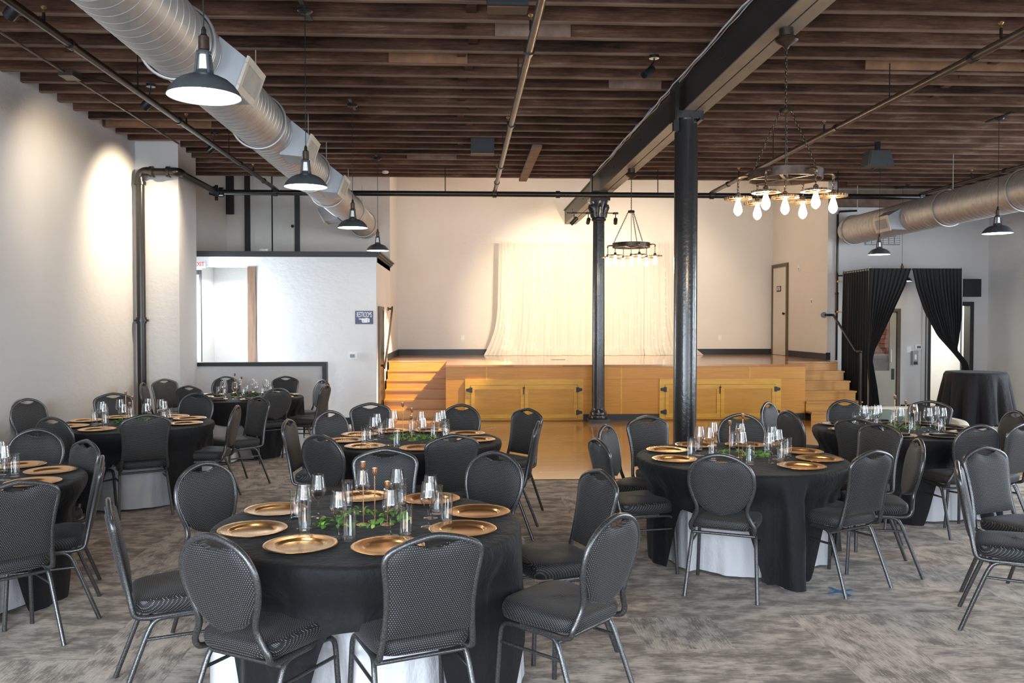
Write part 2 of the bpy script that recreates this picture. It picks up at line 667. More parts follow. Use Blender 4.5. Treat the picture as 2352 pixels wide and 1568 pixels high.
ORD = ['first', 'second', 'third', 'fourth', 'fifth', 'sixth', 'seventh', 'eighth', 'ninth', 'tenth']
TABLES = {
 1: dict(c=(-0.48, 4.25),
  plates=[(0.563, 0.161), (0.298, 0.494), (-0.092, 0.578), (-0.523, 0.263), (-0.541, -0.165), (-0.255, -0.453), (0.143, -0.5), (0.478, -0.204)],
  wines=[(-0.275, 0.129), (-0.303, -0.116), (-0.107, -0.291), (0.135, -0.265), (0.307, -0.098), (0.312, 0.084), (-0.06, 0.26), (0.122, 0.298)],
  tumblers=[(-0.383, 0.096), (-0.283, -0.202), (-0.048, -0.348), (0.209, -0.291), (0.397, -0.022), (0.342, 0.181), (-0.154, 0.348), (0.138, 0.374)]),
 2: dict(c=(-0.44, 7.22),
  plates=[(0.475, 0.297), (0.145, 0.541), (-0.219, 0.515), (-0.485, 0.28), (-0.553, -0.088), (-0.352, -0.435), (0.097, -0.551), (0.551, -0.097)],
  wines=[(-0.307, -0.207), (-0.303, 0.035), (-0.161, -0.302), (-0.183, 0.306), (0.064, 0.21), (0.103, -0.289), (0.213, 0.12), (0.252, 0.3)],
  tumblers=[(-0.384, -0.196), (-0.345, -0.138), (-0.278, 0.169), (-0.096, -0.401), (-0.02, 0.38), (0.189, 0.04), (0.3, -0.14), (0.287, 0.23)]),
 3: dict(c=(2.09, 6.2),
  plates=[(0.536, 0.164), (0.219, 0.515), (-0.192, 0.526), (-0.485, 0.28), (-0.538, -0.154), (-0.28, -0.485), (0.271, -0.49), (0.526, -0.192)],
  wines=[(-0.29, 0.077), (-0.235, 0.009), (-0.107, 0.342), (0.08, 0.24), (-0.074, -0.249), (0.118, -0.276), (0.262, 0.05), (0.241, -0.117)],
  tumblers=[(-0.368, 0.017), (-0.234, 0.285), (-0.254, -0.146), (0.067, 0.386), (-0.036, -0.324), (0.242, -0.195), (0.35, -0.035), (0.266, 0.134)]),
 4: dict(c=(4.13, 7.72),
  plates=[(0.558, 0.049), (0.429, 0.36), (0.068, 0.556), (-0.453, 0.329), (-0.551, -0.097), (-0.28, -0.485), (0.097, -0.551), (0.441, -0.345)],
  wines=[(-0.311, 0.071), (-0.24, 0.0), (-0.16, 0.1), (-0.072, -0.143), (0.214, 0.141), (0.176, -0.175), (0.314, -0.057), (0.309, -0.181)],
  tumblers=[(-0.366, 0.126), (-0.03, -0.28), (0.356, 0.049), (0.264, -0.249), (0.12, 0.33), (-0.12, 0.36), (-0.3, -0.17), (0.293, 0.214)]),
 5: dict(c=(-3.3, 8.5),
  plates=[(0.459, 0.321), (0.219, 0.515), (-0.313, 0.464), (-0.533, 0.173), (-0.48, -0.288), (-0.116, -0.548), (0.305, -0.47), (0.551, -0.097)],
  wines=[(0.2, 0.208), (0.043, 0.297), (-0.211, 0.213), (-0.3, -0.016), (-0.192, -0.23), (0.023, -0.299), (0.212, -0.212), (0.3, 0.013)],
  tumblers=[(0.323, 0.122), (0.206, 0.286), (-0.143, 0.314), (-0.322, 0.125), (-0.327, -0.11), (-0.138, -0.316), (0.111, -0.327), (0.338, -0.067)]),
 6: dict(c=(-2.95, 11.45),
  plates=[(0.526, 0.192), (0.237, 0.508), (-0.145, 0.541), (-0.508, 0.237), (-0.541, -0.145), (-0.263, -0.494), (0.237, -0.508), (0.526, -0.192)],
  wines=[(0.23, 0.193), (0.028, 0.299), (-0.144, 0.263), (-0.288, 0.04), (-0.244, -0.174), (-0.056, -0.295), (0.197, -0.226), (0.299, -0.023)],
  tumblers=[(0.33, 0.1), (0.212, 0.272), (-0.054, 0.341), (-0.307, 0.158), (-0.351, -0.007), (-0.189, -0.289), (0.071, -0.338), (0.284, -0.196)]),
 7: dict(c=(-3.25, 5.45),
  plates=[(0.464, 0.313), (0.145, 0.541), (-0.28, 0.485), (-0.541, 0.145), (-0.508, -0.237), (-0.192, -0.526), (0.36, -0.429), (0.551, -0.097)],
  wines=[(0.173, 0.239), (-0.008, 0.3), (-0.233, 0.189), (-0.297, -0.026), (-0.226, -0.197), (-0.015, -0.3), (0.236, -0.185), (0.296, 0.051)],
  tumblers=[(0.293, 0.182), (0.151, 0.314), (-0.136, 0.317), (-0.329, 0.103), (-0.333, -0.095), (-0.168, -0.301), (0.167, -0.302), (0.312, -0.147)]),
}
CHAIRS = {
 1: [('r', -0.997, 3.352, -30), ('c', -0.110, 3.326, 22), ('r', 0.681, 3.628, 46), ('c', -1.691, 4.045, -67), ('r', -1.563, 5.077, -127), ('c', -0.516, 5.576, -178), ('r', 0.217, 5.414, -211), ('c', 0.784, 4.710, -250), ],
 2: [('c', -0.076, 6.258, 21), ('c', -1.518, 7.290, -94), ('r', -1.071, 6.302, -34), ('r', -1.272, 7.979, -132), ('c', -0.964, 8.721, -161), ('r', -0.014, 8.543, -198), ('c', 0.634, 8.091, -231), ('c', 0.640, 7.038, 80), ],
 3: [('r', 1.647, 5.262, -25), ('c', 2.699, 5.359, 27), ('r', 3.294, 5.878, 75), ('c', 3.467, 6.763, -248), ('r', 2.554, 7.549, -199), ('c', 1.645, 7.414, -160), ('r', 1.163, 6.779, -122), ('c', 0.970, 5.981, -79), ],
 4: [('c', 3.459, 7.166, -50), ('r', 3.193, 8.630, -134), ('r', 3.082, 7.786, -78), ('r', 4.116, 8.831, -179), ('c', 4.986, 8.694, -221), ('r', 4.243, 6.671, 6), ('r', 5.249, 7.690, 88), ('c', 4.639, 6.712, 27), ],
 5: [('c', -2.894, 7.755, 29), ('r', -4.779, 9.376, -121), ('r', -3.638, 7.547, -20), ('c', -4.134, 10.067, -152), ('r', -3.146, 10.023, -186), ('c', -2.289, 9.530, -224), ('r', -2.271, 8.512, -269), ],
 6: [('r', -3.667, 13.088, -156), ('c', -2.739, 13.047, -188), ('r', -2.026, 12.248, -229), ('c', -1.826, 11.245, 80), ('r', -2.364, 10.760, 40), ('c', -3.614, 11.174, -22), ('c', -4.40, 12.50, -126), ('r', -4.429, 11.754, -84), ],
 7: [('r', -3.357, 6.731, -175), ('c', -2.682, 6.077, -222), ('c', -2.268, 5.350, -247), ('c', -2.363, 4.528, 44), ('c', -3.86, 6.36, -122), ],
 9: [('c', 3.520, 5.493, -159), ('c', 2.992, 4.922, -121), ],
}

# ------------------------------------------------------------------ the room
XL, XR = -4.86, 10.70
YF = -2.4


def box(name, mat, x0, x1, y0, y1, z0, z1, parent=None):
    return MB().box(x0, x1, y0, y1, z0, z1).build(name, mat, parent, 0)


def room():
    f = struct(box('floor', 'carpet', -5.1, 10.9, -2.6, 19.9, -0.12, 0.0))
    struct(box('floor_dance', 'strip_floor', -1.75, 7.5, 9.42, 15.2, 0.0, 0.010))
    # ceiling deck with its joists
    c = MB().box(-5.1, 10.9, -2.6, 15.45, 4.72, 4.85).box(7.36, 10.9, 15.45, 16.9, 4.72, 4.85).build('ceiling', 'deck', None, 0)
    struct(c)
    struct(box('ceiling_stage', 'plaster_warm', -5.1, 7.5, 15.45, 19.9, 6.2, 6.35))
    rnd = random.Random(3)
    lj = {}
    for side in (0, 1):
        x0, x1 = ((XL, 2.62), (2.40, XR))[side]
        segs = 24
        for var in range(3):
            b = MB()
            L = x1 - x0

            def prof(i):
                s = 0.004 * math.sin(i * 1.7 + var) + rnd.uniform(-0.004, 0.004)
                return s
            off = [prof(i) for i in range(segs + 1)]
            vs, fs = [], []
            for i in range(segs + 1):
                x = L * i / segs
                for (yy, zz) in ((0, off[i]), (0.052, off[i] * 0.6), (0.052, 0.30), (0, 0.30)):
                    vs.append((x, yy + off[i] * 0.5, zz))
            for i in range(segs):
                a, d = i * 4, i * 4 + 4
                for k in range(4):
                    l = (k + 1) % 4
                    fs.append((a + k, d + k, d + l, a + l))
            fs.append((0, 1, 2, 3))
            fs.append((segs * 4 + 3, segs * 4 + 2, segs * 4 + 1, segs * 4))
            b.add(vs, fs)
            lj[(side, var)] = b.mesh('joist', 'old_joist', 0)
    ys = [15.36 - 0.42 * k for k in range(43)]
    for k, y in enumerate(ys):
        for side in (0, 1):
            x0 = (XL, 2.40)[side]
            o = put('joist', lj[(side, rnd.randrange(3))], c)
            o.location = (x0, y + (0.056 if side else 0.0) + rnd.uniform(-0.012, 0.012), 4.431 + rnd.uniform(-0.006, 0.006))
    for y in (15.8, 16.2):
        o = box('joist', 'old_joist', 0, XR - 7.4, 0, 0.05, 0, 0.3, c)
        o.location = (7.4, y, 4.42)
    struct(box('trim_1', 'pale_board', 7.37, XR, 16.42, 16.6, 4.10, 4.42))
    # solid bridging between joists, staggered
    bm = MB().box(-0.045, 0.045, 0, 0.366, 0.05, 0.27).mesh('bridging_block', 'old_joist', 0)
    for k, y in enumerate(ys[:-1]):
        if y < 5.5:
            continue
        for bx, p in ((0.02, 1.0), (5.6, 0.45), (-3.9, 0.25)):
            if rnd.random() < p:
                o = put('bridging_block', bm, c)
                o.location = (bx + (0.07 if k % 2 else -0.04) + rnd.uniform(-0.03, 0.03), ys[k + 1] + 0.053, 4.445)
    # newer boards sistered to the joists
    for x0, x1, k, m in ((1.65, 2.25, 14, 'pale_board'), (-0.75, 0.05, 16, 'fresh_board'), (-4.8, -3.4, 9, 'fresh_board'), (0.3, 1.0, 18, 'pale_board'), (4.2, 6.2, 16, 'fresh_board'), (-0.9, -0.1, 4, 'pale_board')):
        o = box('sister_board', m, 0, x1 - x0, 0, 0.02, 0, 0.13, c)
        o.location = (x0, ys[k] - 0.036, 4.43)
    o = box('hung_timber', 'pale_board', -0.07, 0.07, 0, 3.0, 0, 0.045, c)
    o.location = (1.10, 12.35, 4.362)
    # walls
    struct(MB().box(-5.0, XL, -2.6, 15.5, 0, 4.72).box(-5.0, XL, 15.5, 17.6, 0, 6.2).build('wall_left', 'plaster', None, 0))
    pz = [(XL, 12.7), (-4.23, 12.7), (-4.38, 14.0), (XL, 14.0)]
    struct(MB().add([(x, y, z) for z in (0, 4.72) for x, y in pz], [(3, 2, 1, 0), (4, 5, 6, 7), (0, 1, 5, 4), (1, 2, 6, 5), (2, 3, 7, 6), (3, 0, 4, 7)]).build('wall_pier', 'plaster', None, 0))
    struct(box('wall_low', 'plaster', XL, -2.33, 14.0, 14.1, 0, 1.06))
    struct(MB().box(XL, -2.26, 13.97, 14.13, 1.06, 1.125).box(-2.33, -2.26, 13.97, 14.13, 0, 1.06).build('trim_2', 'trim_dark', None, 0))
    # white restroom block with its opening
    struct(MB().box(XL, -4.56, 14.7, 14.85, 0, 2.92).box(-4.56, -3.58, 14.7, 14.85, 2.75, 2.92)
           .box(-3.58, -1.51, 14.7, 14.85, 0, 2.92).box(-1.62, -1.51, 14.85, 17.5, 0, 2.92)
           .box(XL, -1.51, 14.85, 17.5, 2.84, 2.92).build('wall_restroom', 'plaster_white', None, 0))
    struct(MB().box(XL, -3.3, 16.6, 16.7, 0, 2.84).box(-3.4, -3.3, 14.85, 16.6, 0, 2.84).build('wall_side_room', 'plaster_white', None, 0))
    o = MB()
    rn = random.Random(8)
    for i in range(12):
        z0, z1 = 0.0 + i * 2.75 / 12, 0.0 + (i + 1) * 2.75 / 12
    pts = [(-3.73, 14.69), (-3.585, 14.69), (-3.585, 14.845), (-3.73, 14.845)]
    vs, fs = [], []
    for i in range(13):
        for (px, py) in pts:
            vs.append((px + rn.uniform(-.004, .004), py + rn.uniform(-.003, .003), 2.749 * i / 12))
    for i in range(12):
        for k in range(4):
            l = (k + 1) % 4
            fs.append((i * 4 + k, i * 4 + l, i * 4 + 4 + l, i * 4 + 4 + k))
    o.add(vs, fs + [(3, 2, 1, 0), (48, 49, 50, 51)])
    w = o.build('timber_post', 'post_wood', None, 0)
    tag(w, 'rough old timber post standing in the opening of the white restroom block', 'post', kind='thing')
    # crown cap of the block: stepped profile, front and side return
    b = MB()
    for d, z0, z1 in ((0.03, 2.92, 2.95), (0.06, 2.95, 2.985), (0.09, 2.985, 3.01)):
        b.box(XL, -1.51 + d, 14.7 - d, 14.76, z0, z1)
        b.box(-1.60, -1.51 + d, 14.76, 17.5, z0, z1)
    struct(b.build('trim_3', 'trim_dark', None, 0))
    struct(box('baseboard_restroom', 'trim_dark', -2.26, -1.5, 14.68, 14.7, 0, 0.12))
    # loft wall with double door
    struct(box('wall_loft', 'plaster_warm', XL, -1.62, 17.5, 17.62, 2.92, 6.2))
    d = struct(MB().box(-4.48, -4.37, 17.45, 17.5, 2.92, 5.2).box(-3.46, -3.36, 17.45, 17.5, 2.92, 5.2).box(-4.48, -3.36, 17.45, 17.5, 5.1, 5.2).build('door_1', 'trim_dark', None, 0))
    for x0, x1 in ((-4.365, -3.935), (-3.905, -3.465)):
        lf = box('door_leaf', 'door_white', x0, x1, 17.465, 17.5, 2.93, 5.1, d)
        for z0, z1 in ((3.05, 3.85), (4.0, 5.0)):
            MB().box(x0 + .07, x1 - .07, 17.457, 17.465, z0, z1).build('door_panel', 'door_white', lf, 0)
    MB().sphere((-3.50, 17.43, 3.76), 0.032).build('door_knob', 'black_paint', d)
    MB().box(-3.935, -3.905, 17.46, 17.5, 2.93, 5.1).build('meeting_strip', 'trim_dark', d, 0)
    struct(MB().box(-5.05, -4.9, 17.4, 17.5, 2.95, 4.0).box(-4.86, -4.7, 17.46, 17.5, 4.0, 5.5).build('trim_4', 'trim_dark', None, 0))
    # stage walls
    struct(box('wall_stage_left', 'plaster_warm', -1.62, -1.51, 17.5, 19.75, 0, 6.2))
    struct(box('wall_back', 'plaster_warm', -1.51, 7.36, 19.6, 19.75, 0, 6.2))
    struct(box('wall_stage_right', 'plaster_warm', 7.36, 7.50, 16.6, 19.75, 0, 6.2))
    struct(box('wall_fascia', 'plaster_warm', -5.0, 7.36, 15.46, 15.56, 4.6, 6.2))
    b = MB().box(-1.51, 7.36, 19.575, 19.6, 1.02, 1.15).box(-1.51, -1.485, 16.8, 19.575, 1.02, 1.15)
    struct(b.build('baseboard_stage', 'trim_dark', None, 0))
    struct(MB().box(7.335, 7.36, 16.6, 18.55, 1.02, 1.15).box(7.335, 7.42, 16.575, 16.6, 1.02, 1.17).build('baseboard_stage_right', 'trim_dark', None, 0))
    # far right bay: exit door and open doorway
    struct(MB().box(7.50, 7.88, 16.6, 16.75, 0, 4.72).box(8.86, 9.47, 16.6, 16.75, 0, 4.72).box(10.34, XR + .15, 16.6, 16.75, 0, 4.72)
           .box(7.88, 8.86, 16.6, 16.75, 2.04, 4.72).box(9.47, 10.34, 16.6, 16.75, 2.16, 4.72).build('wall_back_right', 'plaster', None, 0))
    struct(MB().box(8.9, 9.45, 16.575, 16.6, 0, 0.11).box(10.37, XR, 16.575, 16.6, 0, 0.11).build('baseboard_right', 'trim_dark', None, 0))
    b = MB().box(XR, XR + .15, -2.6, 5.5, 0, 4.72).box(XR, XR + .15, 7.5, 9.5, 0, 4.72).box(XR, XR + .15, 11.5, 16.75, 0, 4.72)
    for wy in (6.5, 10.5):
        b.box(XR, XR + .15, wy - 1, wy + 1, 0, .9).box(XR, XR + .15, wy - 1, wy + 1, 3.5, 4.72)
    struct(b.build('wall_right', 'plaster_white', None, 0))
    for i, wy in enumerate((6.5, 10.5)):
        fr = MB()
        for q in (-1, -.025, .95):
            fr.box(XR + .05, XR + .11, wy + q, wy + q + .05, .9, 3.5)
        for z in (.9, 2.4, 3.45):
            fr.box(XR + .05, XR + .11, wy - 1, wy + 1, z, z + .05)
        w = struct(fr.build('window_%d' % (i + 6), 'trim_dark', None, 0))
        MB().box(XR + .075, XR + .08, wy - .95, wy + .95, .95, 3.45).build('pane', 'pane_glass', w, 0)
    d = struct(MB().box(7.84, 7.91, 16.57, 16.75, 0, 2.06).box(8.80, 8.87, 16.57, 16.75, 0, 2.06).box(7.91, 8.80, 16.57, 16.75, 2.0, 2.06).build('door_2', 'frame_brown', None, 0))
    lf = MB().box(7.92, 8.02, 16.6, 16.64, .02, 1.99).box(8.66, 8.79, 16.6, 16.64, .02, 1.99).box(8.02, 8.66, 16.6, 16.64, 1.9, 1.99).box(8.02, 8.66, 16.6, 16.64, .02, .80).build('door_leaf', 'door_grey', d, 0)
    MB().box(8.02, 8.66, 16.615, 16.622, .80, 1.9).build('pane', 'pane_glass', lf, 0)
    MB().box(8.06, 8.62, 16.592, 16.6, .10, .68).build('door_panel', 'door_grey', lf, 0)
    MB().tube([(8.70, 16.6, 1.22), (8.66, 16.54, 1.22), (8.66, 16.54, .98), (8.70, 16.6, .98)], .012, 8).build('pull_handle', 'plastic_white', lf)
    MB().box(8.70, 8.75, 16.58, 16.6, .62, .84).build('lock_box', 'black_paint', lf, 0)
    d = struct(MB().box(9.40, 9.50, 16.57, 16.78, 0, 2.2).box(10.31, 10.39, 16.57, 16.78, 0, 2.2).box(9.5, 10.31, 16.57, 16.78, 2.12, 2.2).build('door_3', 'trim_dark', None, 0))
    lf = MB().box(9.51, 9.555, 16.78, 17.62, .02, 2.11).build('door_leaf', 'door_dark', d, 0)
    for z in (.35, 1.15):
        MB().box(9.548, 9.57, 16.80, 16.9, z, z + .10).build('hinge', 'plastic_grey', lf, 0)
    struct(MB().box(9.3, 9.4, 16.75, 19.2, 0, 2.6).box(9.4, 10.8, 19.1, 19.2, 0, 2.6).box(10.75, 10.85, 16.75, 19.1, 0, 2.6).box(9.3, 10.85, 16.75, 19.2, 2.5, 2.6).build('wall_corridor', 'plaster_white', None, 0))
    # outside, seen through the exit door glass
    w = struct(box('wall_outside', 'mortar', 7.55, 9.29, 17.6, 17.75, 0, 3.4))
    bk = MB().box(0, .205, 0, .03, 0, .085).mesh('brick', 'brick', 0)
    for r_ in range(26):
        for q in range(9):
            x = 7.56 + q * .215 - (.107 if r_ % 2 else 0)
            if x < 7.55 or x > 9.08:
                continue
            o = put('brick', bk, w)
            o.location = (x, 17.572, .06 + r_ * .098)
    tag(MB().box(7.6, 9.25, 17.3, 17.5, 0, 1.02).box(7.58, 9.27, 17.27, 17.53, 1.02, 1.09).build('planter_wall', 'concrete', None, 0),
        'pale low wall outside seen through the exit door glass', 'wall', kind='thing')
    # side door of the restroom block
    d = struct(MB().box(-1.51, -1.47, 14.93, 15.0, 0, 2.07).box(-1.51, -1.47, 15.7, 15.77, 0, 2.07).box(-1.51, -1.47, 15.0, 15.7, 2.0, 2.07).build('door_4', 'frame_brown', None, 0))
    box('door_leaf', 'black_paint', -1.51, -1.485, 15.0, 15.7, 0, 2.0, d)
    # stage door in the right wing wall
    d = struct(MB().box(7.32, 7.36, 18.62, 18.69, 1.02, 3.13).box(7.32, 7.36, 19.49, 19.56, 1.02, 3.13).box(7.32, 7.36, 18.69, 19.49, 3.05, 3.13).build('door_5', 'frame_brown', None, 0))
    lf = box('door_leaf', 'door_cream', 7.335, 7.36, 18.69, 19.49, 1.03, 3.05, d)
    MB().sphere((7.30, 18.77, 1.98), .03).cyl((7.30, 18.77, 1.98), (7.34, 18.77, 1.98), .012, 8).build('door_knob', 'black_paint', lf)
    pl = MB().box(7.325, 7.335, 19.0, 19.25, 2.49, 2.62).build('name_plate', 'trim_dark', lf, 0)
    for y0, y1, z0, z1 in ((19.03, 19.22, 2.58, 2.60), (19.03, 19.09, 2.52, 2.57), (19.13, 19.16, 2.52, 2.57), (19.19, 19.22, 2.52, 2.57)):
        MB().box(7.322, 7.325, y0, y1, z0, z1).build('plate_mark', 'sign_white', pl, 0)
    # front wall with the street windows, behind the camera
    b = MB().box(-5.0, 10.85, -2.6, -2.4, 0, .2).box(-5.0, 10.85, -2.6, -2.4, 3.5, 4.72)
    xs = [-5.0]
    for wx in (-3.4, -0.4, 2.6, 5.6, 8.6):
        xs += [wx - 1.15, wx + 1.15]
    xs.append(10.85)
    for i in range(0, len(xs), 2):
        b.box(xs[i], xs[i + 1], -2.6, -2.4, .2, 3.5)
    struct(b.build('wall_front', 'plaster', None, 0))
    for i, wx in enumerate((-3.4, -0.4, 2.6, 5.6, 8.6)):
        fr = MB()
        for x in (-1.15, -.02, 1.10):
            fr.box(wx + x, wx + x + .05, -2.54, -2.46, .2, 3.5)
        for z in (.2, 2.6, 3.45):
            fr.box(wx - 1.15, wx + 1.15, -2.54, -2.46, z, z + .05)
        w = struct(fr.build('window_%d' % (i + 1), 'trim_dark', None, 0))
        MB().box(wx - 1.1, wx + 1.1, -2.505, -2.50, .25, 3.45).build('pane', 'pane_glass', w, 0)


room()


# ------------------------------------------------------------------ stage
def hatch(parent, x0, x1):
    y = 15.0
    fr = MB().box(x0, x0 + .10, y - .022, y, .03, .76).box(x1 - .10, x1, y - .022, y, .03, .76).box(x0 + .10, x1 - .10, y - .022, y, .66, .76).box(x0 + .1, x1 - .1, y - .022, y, .03, .05)
    t = fr.build('hatch_frame', 'pine', parent, 0)
    mid = (x0 + x1) / 2
    for a, b_, hx in ((x0 + .105, mid - .004, x0 + .105), (mid + .004, x1 - .105, x1 - .105)):
        d = MB()
        st = .065
        d.box(a, a + st, y - .03, y - .003, .055, .655).box(b_ - st, b_, y - .03, y - .003, .055, .655)
        d.box(a + st, b_ - st, y - .03, y - .003, .58, .655).box(a + st, b_ - st, y - .03, y - .003, .055, .13)
        dd = d.build('hatch_door', 'pine', t, 0)
        MB().box(a + st, b_ - st, y - .018, y - .004, .13, .58).build('door_field', 'hatch_ply', t, 0)
        for z in (.16, .57):
            s = 1 if hx == x0 + .105 else -1
            h = MB().box(hx - .025, hx + .025, y - .036, y - .03, z - .045, z + .045)
            h.prism([(hx, z - .04), (hx - s * .085, z - .022), (hx - s * .085, z + .022), (hx, z + .04)], y - .034, y - .022)
            h.build('hinge', 'black_paint', t, 0)
    MB().box(mid - .022, mid - .008, y - .045, y - .03, .49, .62).box(mid - .026, mid + .012, y - .045, y - .03, .60, .615).build('latch', 'bronze', t, 0)


def stage():
    s = thing('stage', 'raised wooden stage with honey coloured front and black base strip', 'stage', (0, 0, 0))
    s['kind'] = 'thing'
    xl, xr, y0, yb, H = -.29, 6.24, 15.0, 19.55, 1.02
    d = MB().box(xl - .02, xr + .02, y0 - .03, 16.7, H - .035, H).box(-1.48, 7.33, 16.7, yb, H - .035, H).box(xr + .02, 7.30, 15.97, 16.7, H - .035, H)
    d.build('deck', 'stage_boards', s, 0)
    MB().box(xl + .01, xr - .01, y0 + .02, yb, .0, H - .035).box(-1.47, xl + .01, 16.74, yb, 0, H - .035).box(xr - .01, 7.29, 16.0, yb, 0, H - .035).build('carcass', 'oak_ply', s, 0)
    for a, b in ((xl, .42), (.426, 2.86), (2.866, 5.22), (5.226, xr)):
        MB().box(a, b, y0, y0 + .02, .76, H - .036).build('front_panel', 'oak_ply', s, 0)
    for a, b in ((xl, .04), (2.17, 2.86), (2.866, 3.56), (5.80, xr)):
        MB().box(a, b, y0, y0 + .02, .125, .757).build('front_panel', 'oak_ply', s, 0)
    MB().box(xl - .015, xl, y0, 16.7, .0, H - .036).build('side_panel', 'oak_ply', s, 0)
    MB().box(xr, xr + .015, y0, 15.97, .0, H - .036).build('side_panel', 'oak_ply', s, 0)
    for x in (.42, 2.86, 5.22):
        MB().box(x - .008, x + .014, y0 - .004, y0 + .002, .76, H - .036).build('joint_strip', 'pine', s, 0)
    MB().box(2.852, 2.874, y0 - .004, y0 + .002, .125, .76).build('joint_strip', 'pine', s, 0)
    for a, b in ((2.17, 3.56), (5.80, xr), (xl, .04)):
        MB().box(a, b, y0 - .012, y0, 0, .125).build('base_strip', 'trim_dark', s, 0)
    hatch(s, .04, 2.17)
    hatch(s, 3.56, 5.80)
    for x, y in ((1.95, 17.0), (4.55, 17.0)):
        MB().box(x - .14, x + .14, y - .05, y + .05, H, H + .004).build('floor_socket', 'bronze', s, 0)
    # flights of steps
    for lab, x0, x1, fy in (('six oak steps at the left end of the stage, partly in shadow', -1.47, xl - .02, [16.70, 16.43, 16.16, 15.89, 15.62, 15.35]),
                            ('six oak steps at the right end of the stage beside the black drape', xr + .02, 7.30, [15.97, 15.72, 15.47, 15.22, 14.98, 14.74])):
        t = thing('stage_steps', lab, 'stairs', (0, 0, 0))
        t['kind'] = 'thing'
        for k in range(6):
            z = 1.02 - .17 * k
            yb_ = fy[k - 1] if k else fy[0] + .03
            if k:
                MB().box(x0, x1 + .012, fy[k] - .025, yb_ + .02, z - .03, z).build('tread', 'oak_step', t, 0)
            MB().box(x0, x1, fy[k], fy[k] + .02, z - .17, z - .03).build('riser', 'oak_step', t, 0)
            MB().box(x1 - .02, x1 - .001, fy[k] + .02, fy[0] + .02, z - .17, z - .03).build('stringer', 'oak_step', t, 0)
    MB()


stage()


